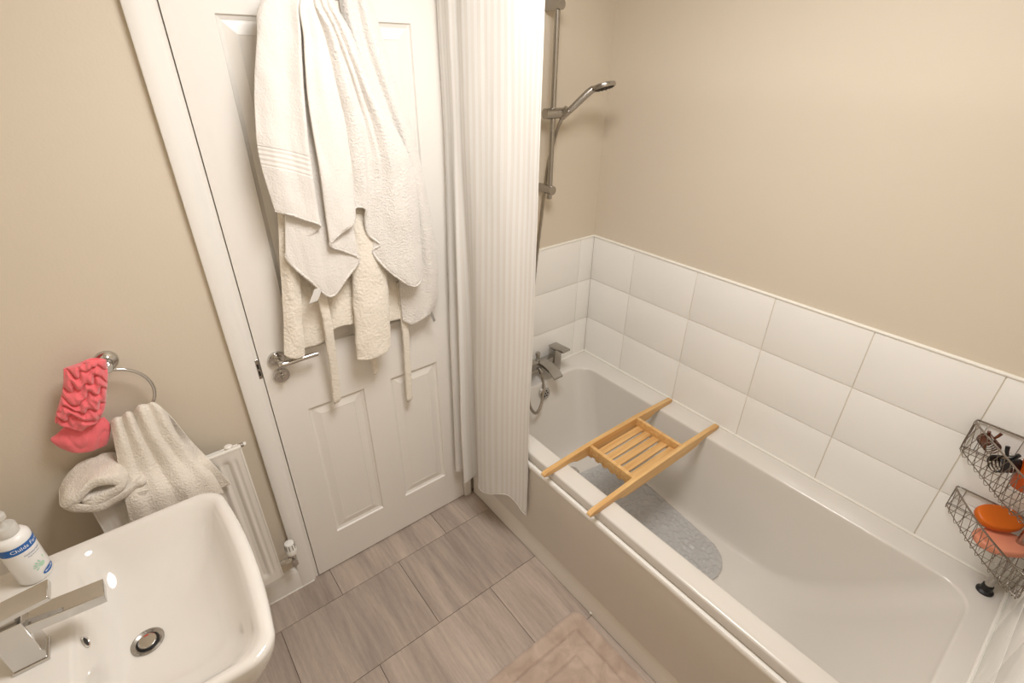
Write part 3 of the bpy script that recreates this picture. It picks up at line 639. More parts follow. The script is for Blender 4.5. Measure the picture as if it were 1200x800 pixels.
lvm.box(tx - 0.030, tx + 0.070, tyy - 0.022, tyy + 0.022, ZS + 0.118, ZS + 0.131, 0.003, 3, M=MR); lvm.build('lever', chrome, tap)

# soap bottle
BX, BY = -2.003, -0.336
bo = thing('soap_bottle', 'white pump bottle with blue label band on the basin ledge', 'bottle', (BX, BY, ZS))
RB = 0.029
MB().lathe([(0.022, 0.0), (0.026, 0.001), (RB, 0.006), (RB, 0.110), (0.0285, 0.117), (0.025, 0.123), (0.017, 0.127), (0.0165, 0.131)], (BX, BY, ZS + 0.0005), 'Z', 48).build('bottle_body', bottle_w, bo)
A0 = math.atan2(-0.75, 0.62)  # direction the label faces
def on_cyl(s, z, r=RB + 0.0006): a = A0 + s / RB; return (BX + r * math.cos(a), BY + r * math.sin(a), ZS + z)
bn = MB(); bn.grid([[on_cyl(RB * 1.75 * (2 * j / 40 - 1), z + 0.004 * (1 - (2 * j / 40 - 1) ** 2) * (0.2 if z > 0.1 else 0.5), RB + 0.0004) for j in range(41)] for z in (0.088, 0.092, 0.097, 0.102, 0.107)])
bn = lab(bn.build('label_band', label_b, bo, smooth=180), 'blue label band')
def wrap_text(body, size, s0, z0, m, parent, name, r=RB + 0.0009):
    cu_ = bpy.data.curves.new('t', 'FONT'); cu_.body = body; cu_.size = size; cu_.resolution_u = 2; cu_.align_x = 'CENTER'
    o = bpy.data.objects.new('t', cu_); COL.objects.link(o); dg = bpy.context.evaluated_depsgraph_get(); me = o.evaluated_get(dg).to_mesh()
    b = MB(); b.add([on_cyl(s0 + v.co.x, z0 + v.co.y, r) for v in me.vertices], [tuple(p.vertices) for p in me.polygons])
    o.evaluated_get(dg).to_mesh_clear(); bpy.data.objects.remove(o); bpy.data.curves.remove(cu_)
    return b.build(name, m, parent, smooth=0)
wrap_text('Childs Farm', 0.0115, 0.002, 0.0955, label_w, bn, 'lettering')
wrap_text('moisturiser', 0.0068, 0.004, 0.078, label_n, bo, 'lettering')
wrap_text('fragrance free', 0.0042, 0.004, 0.072, label_n, bo, 'lettering')
hp = MB()
def ell(cs, cz, a, b_, rot, n=16):
    pts = []
    for k in range(n):
        t = 2 * PI * k / n; u, v = a * math.cos(t), b_ * math.sin(t); pts.append(on_cyl(cs + u * math.cos(rot) - v * math.sin(rot), cz + u * math.sin(rot) + v * math.cos(rot), RB + 0.0006))
    hp.add(pts + [on_cyl(cs, cz, RB + 0.0009)], [(k, (k + 1) % n, n) for k in range(n)])
ell(0.004, 0.040, 0.0065, 0.0055, 0)
for k, an in enumerate((100, 128, 154, 180, 215)):
    a = math.radians(an); ell(0.004 + 0.0115 * math.cos(a), 0.040 + 0.0105 * math.sin(a), 0.0038, 0.0015, a)
ell(0.014, 0.052, 0.003, 0.0025, 0)
lab(hp.build('handprint', label_g, bo, smooth=0), 'pale green handprint')
hp = MB(); ell(0.012, 0.018, 0.0145, 0.0062, 0.12, 28); lab(hp.build('oval_label', label_b, bo, smooth=0), 'blue oval label')
hp = MB(); MB_r = RB
for q in range(7):
    hp.add([on_cyl(0.003 + q * 0.0027, 0.0170 + q * 0.0003, RB + 0.001), on_cyl(0.0049 + q * 0.0027, 0.0171 + q * 0.0003, RB + 0.001), on_cyl(0.0049 + q * 0.0027, 0.0185 + q * 0.0003, RB + 0.001), on_cyl(0.003 + q * 0.0027, 0.0184 + q * 0.0003, RB + 0.001)], [(0, 1, 2, 3)])
hp.build('oval_print', label_w, bo, smooth=0)
MB().lathe([(0.0185, 0.128), (0.0185, 0.146), (0.017, 0.149), (0.0075, 0.150), (0.0065, 0.152), (0.0065, 0.166), (0.012, 0.167), (0.0125, 0.176), (0.010, 0.180)], (BX, BY, ZS), 'Z', 30).build('pump_collar', pump_m, bo)
MB().tube([(BX, BY, ZS + 0.174), (BX - 0.012, BY + 0.018, ZS + 0.176), (BX - 0.022, BY + 0.034, ZS + 0.170)], [0.006, 0.0052, 0.0042], 12).build('pump_nozzle', pump_m, bo)

# ------------------------------------------------------------------ radiator
ra = thing('radiator', 'white panel radiator on the wall behind the washbasin', 'radiator', (-1.743, -0.07, 0.2))
rxa, rxb, rz0, rz1, ryf, ryb = -1.925, -1.562, 0.205, 0.800, -0.100, -0.035
MB().box(rxa + 0.004, rxb - 0.004, ryf + 0.006, ryf + 0.012, rz0, rz1 - 0.004).build('back_sheet', radiator_m, ra, smooth=0)
# pressed front panel: vertical flutes closed at both ends
G = []; nx = 133; NZ = [rz0, rz0 + 0.012, rz0 + 0.030, rz0 + 0.036, rz0 + 0.044, rz0 + 0.050] + [rz0 + 0.05 + (rz1 - rz0 - 0.1) * k / 8 for k in range(1, 8)] + [rz1 - 0.050, rz1 - 0.044, rz1 - 0.036, rz1 - 0.030, rz1 - 0.012, rz1 - 0.004]
for z in NZ:
    e = min(1, max(0, (min(z - rz0, rz1 - z) - 0.030) / 0.020)); row = []
    for k in range(nx):
        x = rxa + 0.006 + (rxb - rxa - 0.012) * k / (nx - 1); t = ((rxb - 0.034 - x) / 0.0333) % 1.0
        edge_ = min(1, max(0, (min(x - rxa, rxb - x) - 0.020) / 0.01))
        g = 0.0075 * e * edge_ * (0.5 - 0.5 * math.cos(2 * PI * t)) ** 0.8
        row.append((x, ryf + g, z))
    G.append(row)
m = MB(); m.grid(G); lab(m.build('front_panel', radiator_m, ra, smooth=60), 'fluted white front panel')
for (a, b2) in ((rxa, rxa + 0.006), (rxb - 0.006, rxb)): MB().box(a, b2, ryf - 0.001, ryf + 0.016, rz0 + 0.004, rz1, 0.0015, 2).build('side_cover', radiator_m, ra)
m = MB(); m.box(rxa, rxb, ryf - 0.001, ryf + 0.010, rz1 - 0.006, rz1 + 0.001, 0.002, 2); m.build('top_edge', radiator_m, ra)
MB().box(rxa + 0.004, rxb - 0.004, ryb - 0.006, ryb, rz0 + 0.004, rz1 - 0.030, 0.0015, 1).build('rear_panel', radiator_m, ra)
MB().box(rxa + 0.004, rxb - 0.004, ryf + 0.008, ryb - 0.004, rz1 - 0.040, rz1 - 0.034).build('convector_fin', radiator_m, ra, smooth=0)
for x in (rxa + 0.06, rxb - 0.045): MB().box(x - 0.016, x + 0.016, ryb - 0.004, 0.0, rz0 + 0.1, rz1 - 0.10, 0.002, 1).build('wall_bracket', radiator_m, ra)
MB().lathe([(0.011, 0), (0.011, 0.012), (0.007, 0.015)], (rxb - 0.030, -0.075, rz1 - 0.012), 'Z', 18).build('lug', radiator_m, ra)
bv = MB(); bv.tube([(rxb - 0.002, -0.070, rz1 - 0.016), (rxb + 0.010, -0.070, rz1 - 0.016)], 0.0068, 14); bv = lab(bv.build('bleed_valve', chrome_b, ra), 'bleed valve at the top corner')
m = MB(); m.tube([(rxb + 0.010, -0.070, rz1 - 0.016), (rxb + 0.017, -0.070, rz1 - 0.016)], 0.0055, 6); m.build('bleed_nut', valve_w, bv)
vx, vy = -1.515, -0.070
m = MB(); m.tube([(rxb - 0.002, vy, rz0 + 0.030), (rxb + 0.020, vy, rz0 + 0.030)], 0.0095, 8); m.tube([(rxb + 0.018, vy, rz0 + 0.030), (vx, vy, rz0 + 0.030)], 0.0125, 6)
m.tube([(vx, vy, rz0 + 0.010), (vx, vy, rz0 + 0.052)], 0.0115, 16); m.tube([(vx, vy, rz0 + 0.012), (vx, vy, rz0 - 0.008)], 0.0125, 6); m.tube([(vx, vy, rz0 + 0.030), (vx, vy - 0.022, rz0 + 0.030)], 0.0085, 8)
vb = lab(m.build('valve_body', chrome, ra), 'chrome valve body')
MB().tube(smooth_path([(vx, vy, rz0), (vx, vy + 0.004, rz0 - 0.014), (vx, vy + 0.020, rz0 - 0.022), (vx, 0.0, rz0 - 0.024)], 12), 0.0075, 14).build('pipe', pvc_m, vb)
m = MB(); m.lathe([(0.0135, 0.052), (0.0185, 0.056), (0.0195, 0.062), (0.0195, 0.074), (0.0175, 0.078), (0.0165, 0.100), (0.0150, 0.106), (0.010, 0.108)], (vx, vy, rz0), 'Z', 32)
th_ = lab(m.build('thermostatic_head', valve_w, ra), 'white thermostatic valve head')
for k in range(10):
    a = 2 * PI * k / 10; m = MB(); m.tube([(vx + 0.0172 * math.cos(a), vy + 0.0172 * math.sin(a), rz0 + 0.081), (vx + 0.0164 * math.cos(a), vy + 0.0164 * math.sin(a), rz0 + 0.102)], 0.0012, 6); m.build('slot', slot_m, th_)

# ------------------------------------------------------------------ towel ring
rcx, rcz, rr_ = -1.784, 1.046, 0.079
tr_ = thing('towel_ring', 'chrome towel ring on the cream wall beside the door', 'towel ring', (rcx, 0, rcz + rr_))
MB().lathe([(0.0255, 0), (0.0255, 0.006), (0.0235, 0.010), (0.016, 0.012), (0.0125, 0.016), (0.0115, 0.040), (0.013, 0.044), (0.013, 0.052), (0.010, 0.055)], (rcx + 0.008, 0, rcz + rr_ + 0.008), 'Y', 32).build('mount', chrome, tr_)
m = MB(); m.tube([(rcx + rr_ * math.cos(a), -0.046, rcz + rr_ * math.sin(a)) for a in [2 * PI * k / 64 for k in range(64)]], 0.0042, 12, closed=True); m.build('ring', chrome, tr_, smooth=180)

# pink ruched headband: a crumpled soft band looped over the left of the ring
def plush(name, ctrl, m, parent, nu, nv, thick, ridge, seed, freq=(34, 60)):
    """closed soft body: a front and a back sheet over a control grid, bulged and crumpled"""
    R = [[Vector(p) for p in r] for r in ctrl]; L = []
    for i in range(nv):
        tv = (len(R) - 1) * i / (nv - 1); cp = [cr([r[j] for r in R], tv) for j in range(len(R[0]))]
        front = []; back = []
        ev = math.sin(PI * (0.04 + 0.92 * i / (nv - 1))) ** 0.35
        for j in range(nu):
            u = j / (nu - 1); p = cr(cp, (len(cp) - 1) * u); eu = max(0.0, math.sin(PI * u)) ** 0.45
            wz = p.z + 0.009 * noise.noise(Vector((p.x * 45, p.z * 30, seed))) + 0.20 * p.x
            cell = noise.noise(Vector((p.x * freq[0] + seed, wz * freq[1] * 0.35, seed)))
            rd = abs(math.sin(wz * freq[1] * 2.1 + 4.0 * cell)) ** 0.6 * 1.25 - 0.55 + 0.5 * noise.noise(Vector((p.x * freq[0] * 2.2, wz * freq[1], seed + 4)))
            d = thick * eu * ev + ridge * rd * min(1, eu * 1.3) * min(1, ev * 1.3)
            front.append(p + Vector((0, -d, 0))); back.append(p + Vector((0, thick * 0.7 * eu * ev, 0)))
        L.append(front + back[::-1][1:-1])
    b = MB(); b.loops(L, True, True); return b.build(name, m, parent, smooth=180, sub=1)
hb = thing('headband', 'pink ruched plush headband looped over the towel ring', 'headband', (-1.873, -0.05, 0.997))
plush('band', [[(-1.851, -0.06, 1.166), (-1.822, -0.062, 1.169), (-1.794, -0.064, 1.174), (-1.77, -0.06, 1.161)],
               [(-1.861, -0.062, 1.137), (-1.834, -0.066, 1.133), (-1.805, -0.068, 1.132), (-1.78, -0.062, 1.119)],
               [(-1.879, -0.062, 1.098), (-1.851, -0.066, 1.091), (-1.823, -0.068, 1.085), (-1.797, -0.062, 1.075)],
               [(-1.899, -0.062, 1.064), (-1.87, -0.066, 1.053), (-1.839, -0.068, 1.045), (-1.812, -0.062, 1.037)],
               [(-1.911, -0.06, 1.038), (-1.891, -0.062, 1.019), (-1.871, -0.064, 1), (-1.834, -0.06, 1.006)]], pink_m, hb, 64, 110, 0.016, 0.0125, 3.3, (56, 46))
plush('tail', [[(-1.901, -0.045, 1.01), (-1.878, -0.047, 0.998), (-1.856, -0.048, 0.993), (-1.824, -0.045, 1.003)],
               [(-1.921, -0.046, 0.997), (-1.89, -0.05, 0.984), (-1.859, -0.05, 0.971), (-1.819, -0.046, 0.976)],
               [(-1.937, -0.046, 0.986), (-1.903, -0.052, 0.965), (-1.866, -0.052, 0.951), (-1.83, -0.046, 0.945)],
               [(-1.927, -0.045, 0.953), (-1.906, -0.048, 0.933), (-1.875, -0.048, 0.922), (-1.843, -0.045, 0.922)]], pink_m, hb, 44, 40, 0.013, 0.004, 8.1, (24, 22))

# ivory hand towel through the ring
ht = thing('hand_towel', 'ivory hand towel draped through the towel ring above the basin', 'towel', (-1.763, -0.1, 0.796))
cloth('front_fall', [[(-1.814, -0.05, 0.985), (-1.801, -0.056, 0.993), (-1.791, -0.048, 0.989), (-1.775, -0.058, 1.001), (-1.768, -0.046, 0.985), (-1.75, -0.06, 1.01), (-1.736, -0.054, 1.006), (-1.722, -0.06, 1.009), (-1.714, -0.05, 0.994)],
                     [(-1.816, -0.06, 0.975), (-1.802, -0.071, 0.989), (-1.793, -0.058, 0.974), (-1.775, -0.074, 0.995), (-1.767, -0.058, 0.973), (-1.747, -0.076, 1.002), (-1.731, -0.066, 0.994), (-1.711, -0.072, 0.994), (-1.702, -0.058, 0.958)],
                     [(-1.826, -0.078, 0.925), (-1.809, -0.088, 0.934), (-1.797, -0.079, 0.924), (-1.777, -0.089, 0.935), (-1.766, -0.078, 0.919), (-1.745, -0.09, 0.937), (-1.729, -0.083, 0.93), (-1.708, -0.087, 0.93), (-1.698, -0.074, 0.902)],
                     [(-1.839, -0.094, 0.856), (-1.818, -0.103, 0.862), (-1.801, -0.097, 0.854), (-1.778, -0.103, 0.854), (-1.76, -0.095, 0.841), (-1.734, -0.105, 0.852), (-1.714, -0.099, 0.842), (-1.692, -0.101, 0.841), (-1.68, -0.089, 0.823)],
                     [(-1.851, -0.134, 0.785), (-1.827, -0.142, 0.789), (-1.803, -0.138, 0.782), (-1.776, -0.142, 0.784), (-1.75, -0.136, 0.776), (-1.721, -0.142, 0.781), (-1.694, -0.136, 0.776), (-1.669, -0.135, 0.773), (-1.651, -0.126, 0.758)],
                     [(-1.862, -0.139, 0.72), (-1.835, -0.148, 0.725), (-1.807, -0.143, 0.718), (-1.778, -0.148, 0.718), (-1.748, -0.143, 0.711), (-1.717, -0.148, 0.714), (-1.685, -0.142, 0.709), (-1.66, -0.139, 0.701), (-1.644, -0.128, 0.684)]],
      hand_towel_m, ht, 80, 60, 0.008, amp=0.003, freq=30, seed=2.2)
cloth('back_fall', [[(-1.761, -0.04, 0.993), (-1.742, -0.036, 0.992), (-1.726, -0.036, 0.994), (-1.713, -0.04, 0.987)],
                    [(-1.754, -0.026, 0.935), (-1.732, -0.024, 0.928), (-1.711, -0.024, 0.93), (-1.694, -0.026, 0.929)],
                    [(-1.744, -0.022, 0.829), (-1.718, -0.02, 0.826), (-1.694, -0.02, 0.826), (-1.672, -0.022, 0.829)],
                    [(-1.729, -0.112, 0.81), (-1.702, -0.112, 0.801), (-1.673, -0.112, 0.8), (-1.645, -0.112, 0.8)],
                    [(-1.712, -0.114, 0.703), (-1.683, -0.114, 0.698), (-1.652, -0.114, 0.695), (-1.617, -0.114, 0.695)]],
      hand_towel_m, ht, 30, 40, 0.006, amp=0.002, freq=24, seed=5.2)

# rolled towel on the radiator: a flattened spiral of thick cloth
rt_ = thing('rolled_towel', 'ivory towel folded in a loose roll on top of the radiator', 'towel', (-1.87, -0.085, 0.803))
cx_, cz_ = -1.872, 0.848; N = 110; pts = []
for k in range(N):
    t = k / (N - 1); a = math.radians(-35) - t * math.radians(560); sq = 1 - 0.86 * t
    pts.append(Vector((cx_ + 0.098 * sq * math.cos(a) - 0.030 * t, cz_ + 0.044 * sq * math.sin(a) - 0.006 * t)))
prof2 = []
for k in range(N):
    tn2 = (pts[min(k + 1, N - 1)] - pts[max(k - 1, 0)]).normalized(); prof2.append((pts[k], Vector((-tn2.y, tn2.x)), 0.0128 * min(1.0, (1 - k / (N - 1)) * 6 + 0.35)))
loop2 = [p + n_ * h for p, n_, h in prof2] + [p - n_ * h for p, n_, h in prof2][::-1]
L = []; nd = 20
for j in range(nd):
    t = j / (nd - 1); y = -0.140 + 0.112 * t; sh = 1.0 - 0.16 * (abs(2 * t - 1) ** 5); row = []
    for p in loop2:
        q = Vector((p.x * 22, y * 18, p.y * 22)); q2 = q * 2.3
        row.append((cx_ + (p.x - cx_) * sh + noise.noise(q) * 0.006, y + 0.012 * noise.noise(q * 0.8) + 0.05 * max(0, p.x - cx_), cz_ + (p.y - cz_) * (0.93 + 0.07 * sh) + noise.noise(q + Vector((5, 5, 5))) * 0.006 + noise.noise(q2) * 0.0025 + 0.16 * (p.x - cx_) * (1 if p.y > cz_ else 0.4) + 0.006))
    L.append(row)
b = MB(); b.loops(L, False, False); n2 = len(loop2)
for s0 in (0, (nd - 1) * n2):
    for k in range(N - 1): b.f.append((s0 + k, s0 + k + 1, s0 + n2 - 2 - k, s0 + n2 - 1 - k))
b.build('roll', hand_towel_m, rt_, smooth=180, sub=1)
cloth('loose_end', [[(-1.826, -0.136, 0.808), (-1.81, -0.138, 0.812), (-1.796, -0.136, 0.807)], [(-1.837, -0.138, 0.785), (-1.825, -0.14, 0.786), (-1.814, -0.138, 0.783)], [(-1.852, -0.138, 0.745), (-1.849, -0.139, 0.744), (-1.844, -0.138, 0.742)]], hand_towel_m, rt_, 12, 14, 0.005, amp=0.002)

# ------------------------------------------------------------------ robes and towels on the door
rb = thing('bathrobe', 'cream fleece bathrobe hanging behind the white towels on the door', 'bathrobe', (-1.13, -0.05, 0.93))
cloth('body', [[(-1.15, -0.045, 1.924), (-1.132, -0.05, 1.925), (-1.107, -0.05, 1.927), (-1.078, -0.052, 1.928), (-1.048, -0.052, 1.93), (-1.02, -0.05, 1.932), (-0.995, -0.045, 1.934)],
               [(-1.247, -0.045, 1.708), (-1.211, -0.055, 1.707), (-1.164, -0.048, 1.705), (-1.114, -0.056, 1.704), (-1.059, -0.048, 1.701), (-1.004, -0.055, 1.7), (-0.948, -0.045, 1.697)],
               [(-1.303, -0.04, 1.439), (-1.258, -0.052, 1.434), (-1.205, -0.042, 1.424), (-1.152, -0.055, 1.418), (-1.082, -0.044, 1.404), (-1.011, -0.052, 1.395), (-0.926, -0.04, 1.379)],
               [(-1.334, -0.038, 1.221), (-1.29, -0.05, 1.219), (-1.232, -0.036, 1.208), (-1.181, -0.055, 1.215), (-1.115, -0.05, 1.203), (-1.035, -0.048, 1.191), (-0.947, -0.04, 1.176)],
               [(-1.364, -0.04, 1.022), (-1.314, -0.046, 1.025), (-1.257, -0.034, 1.021), (-1.212, -0.058, 1.068), (-1.15, -0.056, 1.063), (-1.05, -0.05, 1.036), (-0.961, -0.042, 1.025)]],
      cream_robe, rb, 56, 60, 0.010, amp=0.006, freq=16, seed=1.0)
cloth('front_edge', [[(-1.302, -0.066, 1.5), (-1.288, -0.076, 1.5), (-1.261, -0.07, 1.495)], [(-1.323, -0.064, 1.366), (-1.304, -0.075, 1.365), (-1.278, -0.068, 1.358)], [(-1.342, -0.062, 1.232), (-1.322, -0.074, 1.231), (-1.297, -0.066, 1.221)], [(-1.361, -0.062, 1.115), (-1.339, -0.074, 1.113), (-1.313, -0.066, 1.101)], [(-1.378, -0.062, 1.034), (-1.357, -0.072, 1.016), (-1.324, -0.066, 1.01)]],
      cream_robe, rb, 16, 50, 0.012, amp=0.005, freq=30, seed=4.0)
m = MB(); L = []; SC = [((-1.087, -0.075, 1.497), 0.052), ((-1.082, -0.078, 1.361), 0.056), ((-1.088, -0.08, 1.228), 0.058), ((-1.1, -0.082, 1.086), 0.060), ((-1.109, -0.082, 0.979), 0.061), ((-1.112, -0.082, 0.957), 0.060)]
cen = [Vector(a) for a, _ in SC]; rad = [Vector((r, 0, 0)) for _, r in SC]
for i in range(44):
    t = 5 * i / 43; c0 = cr(cen, t); r0 = cr(rad, t).x; row = []
    for k in range(36):
        a = 2 * PI * k / 36; q = Vector((math.cos(a) * 1.6, math.sin(a) * 1.6, c0.z * 17)); dn = 1 + 0.10 * noise.noise(q) + 0.05 * noise.noise(q * 2.3)
        row.append((c0.x + r0 * math.cos(a) * dn, c0.y + 0.024 * math.sin(a) * dn, c0.z - 0.010 * (1 - math.cos(a) ** 2) * (i / 43) ** 6 + 0.006 * math.cos(a) * (i / 43) ** 4))
    L.append(row)
for f_ in (0.97, 0.86, 0.80): L.append([(cen[-1].x + (p[0] - cen[-1].x) * f_, cen[-1].y + (p[1] - cen[-1].y) * f_, p[2] + (0.0 if f_ > 0.9 else 0.02)) for p in L[43]])
m.loops(L, True, True); slv = m.build('sleeve', cream_robe, rb, smooth=180, sub=1)
def strip(name, pts, wd, th_s, m_, parent):
    P = smooth_path(pts, 40); b = MB(); L = []
    for i, p in enumerate(P):
        wv = wd * (1 + 0.10 * noise.noise(Vector((p.z * 40, 1, wd * 90)))); tk = th_s * (1 + 0.25 * noise.noise(Vector((p.z * 60, 7, 2)))); e = 1 if 0 < i < 39 else 0.8
        L.append([(p.x + wv / 2 * math.copysign(abs(math.cos(a)) ** 0.55, math.cos(a)) * e, p.y + tk / 2 * math.copysign(abs(math.sin(a)) ** 0.7, math.sin(a)) * e, p.z + (0.004 * math.cos(a) if i == 39 else 0)) for a in [2 * PI * k / 14 for k in range(14)]])
    b.loops(L, True, True); return b.build(name, m_, parent, smooth=180)
strip('belt_end', [(-1.244, -0.066, 1.313), (-1.24, -0.07, 1.189), (-1.239, -0.072, 1.095), (-1.241, -0.062, 1), (-1.243, -0.052, 0.899), (-1.25, -0.046, 0.792)], 0.027, 0.012, cream_robe, rb)
strip('belt_end', [(-0.981, -0.054, 1.165), (-0.977, -0.05, 1.03), (-0.976, -0.046, 0.933), (-0.98, -0.042, 0.807), (-0.984, -0.038, 0.676)], 0.025, 0.012, cream_robe, rb)
strip('belt_loop', [(-1.106, -0.06, 0.968), (-1.103, -0.05, 0.912), (-1.098, -0.04, 0.845)], 0.020, 0.008, cream_robe, rb)

ta = thing('bath_towel', 'white bath towel with woven bands and zigzag hem hung leftmost on the door', 'towel', (-1.289, -0.1, 1.332), 'towels hanging on the door')
D = lambda *a: a
hemA = [(-1.325, -0.105, 1.463), (-1.292, -0.116, 1.451), (-1.257, -0.118, 1.432), (-1.226, -0.124, 1.415), (-1.233, -0.108, 1.396), (-1.277, -0.098, 1.368), (-1.319, -0.094, 1.342), (-1.304, -0.098, 1.301), (-1.268, -0.104, 1.251), (-1.224, -0.104, 1.196), (-1.173, -0.104, 1.237), (-1.126, -0.106, 1.289), (-1.165, -0.112, 1.324), (-1.207, -0.126, 1.354), (-1.172, -0.13, 1.385), (-1.136, -0.128, 1.403), (-1.121, -0.118, 1.443)]
r4 = [(-1.332, -0.1, 1.601), (-1.3, -0.114, 1.593), (-1.26, -0.11, 1.58), (-1.224, -0.122, 1.566), (-1.225, -0.106, 1.559), (-1.255, -0.096, 1.542), (-1.281, -0.092, 1.534), (-1.261, -0.096, 1.522), (-1.228, -0.1, 1.507), (-1.195, -0.102, 1.492), (-1.166, -0.102, 1.5), (-1.136, -0.104, 1.514), (-1.16, -0.11, 1.523), (-1.2, -0.126, 1.541), (-1.168, -0.128, 1.548), (-1.133, -0.124, 1.555), (-1.106, -0.112, 1.572)]
r3 = [(-1.31, -0.094, 1.731), (-1.284, -0.108, 1.729), (-1.245, -0.102, 1.724), (-1.21, -0.116, 1.718), (-1.209, -0.1, 1.715), (-1.227, -0.09, 1.711), (-1.243, -0.086, 1.71), (-1.228, -0.09, 1.708), (-1.209, -0.094, 1.705), (-1.19, -0.096, 1.703), (-1.168, -0.096, 1.704), (-1.143, -0.098, 1.705), (-1.166, -0.104, 1.708), (-1.196, -0.12, 1.714), (-1.167, -0.122, 1.717), (-1.13, -0.118, 1.721), (-1.096, -0.104, 1.729)]
r2 = [(-1.278, -0.09, 1.842), (-1.258, -0.104, 1.842), (-1.222, -0.096, 1.843), (-1.192, -0.11, 1.842), (-1.191, -0.096, 1.841), (-1.201, -0.088, 1.841), (-1.21, -0.084, 1.839), (-1.201, -0.088, 1.839), (-1.186, -0.092, 1.839), (-1.173, -0.094, 1.84), (-1.159, -0.094, 1.84), (-1.143, -0.096, 1.84), (-1.161, -0.102, 1.841), (-1.181, -0.114, 1.842), (-1.162, -0.116, 1.845), (-1.135, -0.112, 1.847), (-1.109, -0.1, 1.852)]
r1 = [(-1.248, -0.086, 1.916), (-1.233, -0.1, 1.919), (-1.202, -0.092, 1.923), (-1.174, -0.104, 1.924), (-1.171, -0.092, 1.925), (-1.178, -0.084, 1.925), (-1.183, -0.08, 1.925), (-1.178, -0.084, 1.925), (-1.168, -0.088, 1.926), (-1.159, -0.09, 1.926), (-1.149, -0.09, 1.927), (-1.14, -0.092, 1.927), (-1.152, -0.098, 1.926), (-1.165, -0.108, 1.925), (-1.152, -0.11, 1.925), (-1.135, -0.106, 1.927), (-1.115, -0.096, 1.927)]
r0 = [(-1.075 - 0.05 + 0.006 * k, -0.075 - 0.002 * (k % 3), 1.990) for k in range(17)]
cloth('terry_panel', [r0, r1, r2, r3, r4, hemA], banded, ta, 150, 80, 0.006, amp=0.004, freq=22, seed=6.1, disp=lambda u, v: 0.003 * math.sin(2 * PI * 10 * u + 2.5 * v) * math.sin(PI * min(1, v * 1.2)))
m = MB(); m.tube([Vector(p) for p in smooth_path(hemA, 120)], 0.0042, 8); m.build('hem', towel_m, ta, smooth=180)
strip('care_tag', [(-1.256, -0.108, 1.231), (-1.268, -0.109, 1.21), (-1.278, -0.109, 1.194)], 0.024, 0.0015, satin_tag, ta)

tb2 = thing('bath_towel', 'white bath towel with pointed corner hung in the middle of the door', 'towel', (-1.043, -0.1, 1.28), 'towels hanging on the door')
hemB = [(-1.122, -0.112, 1.44), (-1.104, -0.118, 1.443), (-1.089, -0.122, 1.434), (-1.092, -0.112, 1.401), (-1.085, -0.106, 1.356), (-1.057, -0.112, 1.323), (-1.078, -0.104, 1.304), (-1.057, -0.112, 1.259), (-1.016, -0.122, 1.21), (-0.97, -0.122, 1.17), (-0.936, -0.112, 1.173), (-0.917, -0.098, 1.223)]
q3 = [(-1.113, -0.11, 1.539), (-1.101, -0.122, 1.54), (-1.08, -0.124, 1.536), (-1.07, -0.114, 1.526), (-1.054, -0.108, 1.514), (-1.032, -0.116, 1.509), (-1.03, -0.11, 1.503), (-1.018, -0.116, 1.497), (-0.997, -0.126, 1.492), (-0.969, -0.124, 1.488), (-0.942, -0.114, 1.488), (-0.917, -0.1, 1.497)]
q2 = [(-1.111, -0.108, 1.646), (-1.101, -0.122, 1.647), (-1.084, -0.126, 1.646), (-1.069, -0.116, 1.642), (-1.055, -0.112, 1.639), (-1.044, -0.118, 1.637), (-1.034, -0.112, 1.633), (-1.025, -0.118, 1.629), (-1.012, -0.126, 1.625), (-0.994, -0.124, 1.621), (-0.974, -0.114, 1.616), (-0.954, -0.1, 1.614)]
q1 = [(-1.12, -0.104, 1.745), (-1.111, -0.12, 1.75), (-1.098, -0.128, 1.752), (-1.085, -0.116, 1.751), (-1.075, -0.114, 1.749), (-1.07, -0.122, 1.747), (-1.061, -0.118, 1.745), (-1.055, -0.124, 1.741), (-1.049, -0.13, 1.737), (-1.04, -0.128, 1.731), (-1.027, -0.118, 1.724), (-1.014, -0.104, 1.715)]
q0 = [(-1.13, -0.1, 1.855), (-1.124, -0.114, 1.856), (-1.117, -0.122, 1.858), (-1.107, -0.112, 1.858), (-1.102, -0.11, 1.859), (-1.098, -0.118, 1.859), (-1.093, -0.114, 1.859), (-1.088, -0.118, 1.859), (-1.083, -0.122, 1.859), (-1.076, -0.12, 1.858), (-1.069, -0.112, 1.856), (-1.059, -0.1, 1.855)]
qq = [(-1.143, -0.094, 1.927), (-1.141, -0.106, 1.928), (-1.138, -0.114, 1.927), (-1.129, -0.106, 1.929), (-1.124, -0.104, 1.929), (-1.12, -0.11, 1.929), (-1.115, -0.108, 1.929), (-1.11, -0.11, 1.93), (-1.107, -0.114, 1.929), (-1.103, -0.112, 1.93), (-1.096, -0.106, 1.931), (-1.088, -0.096, 1.93)]
qt = [(-1.080 + 0.004 * k, -0.085 - 0.002 * (k % 3), 1.990) for k in range(12)]
cloth('terry_panel', [qt, qq, q0, q1, q2, q3, hemB], towel_m, tb2, 110, 90, 0.006, amp=0.005, freq=22, seed=9.3)
m = MB(); m.tube([Vector(p) for p in smooth_path(hemB, 110)], 0.0040, 8); m.build('hem', towel_m, tb2, smooth=180)

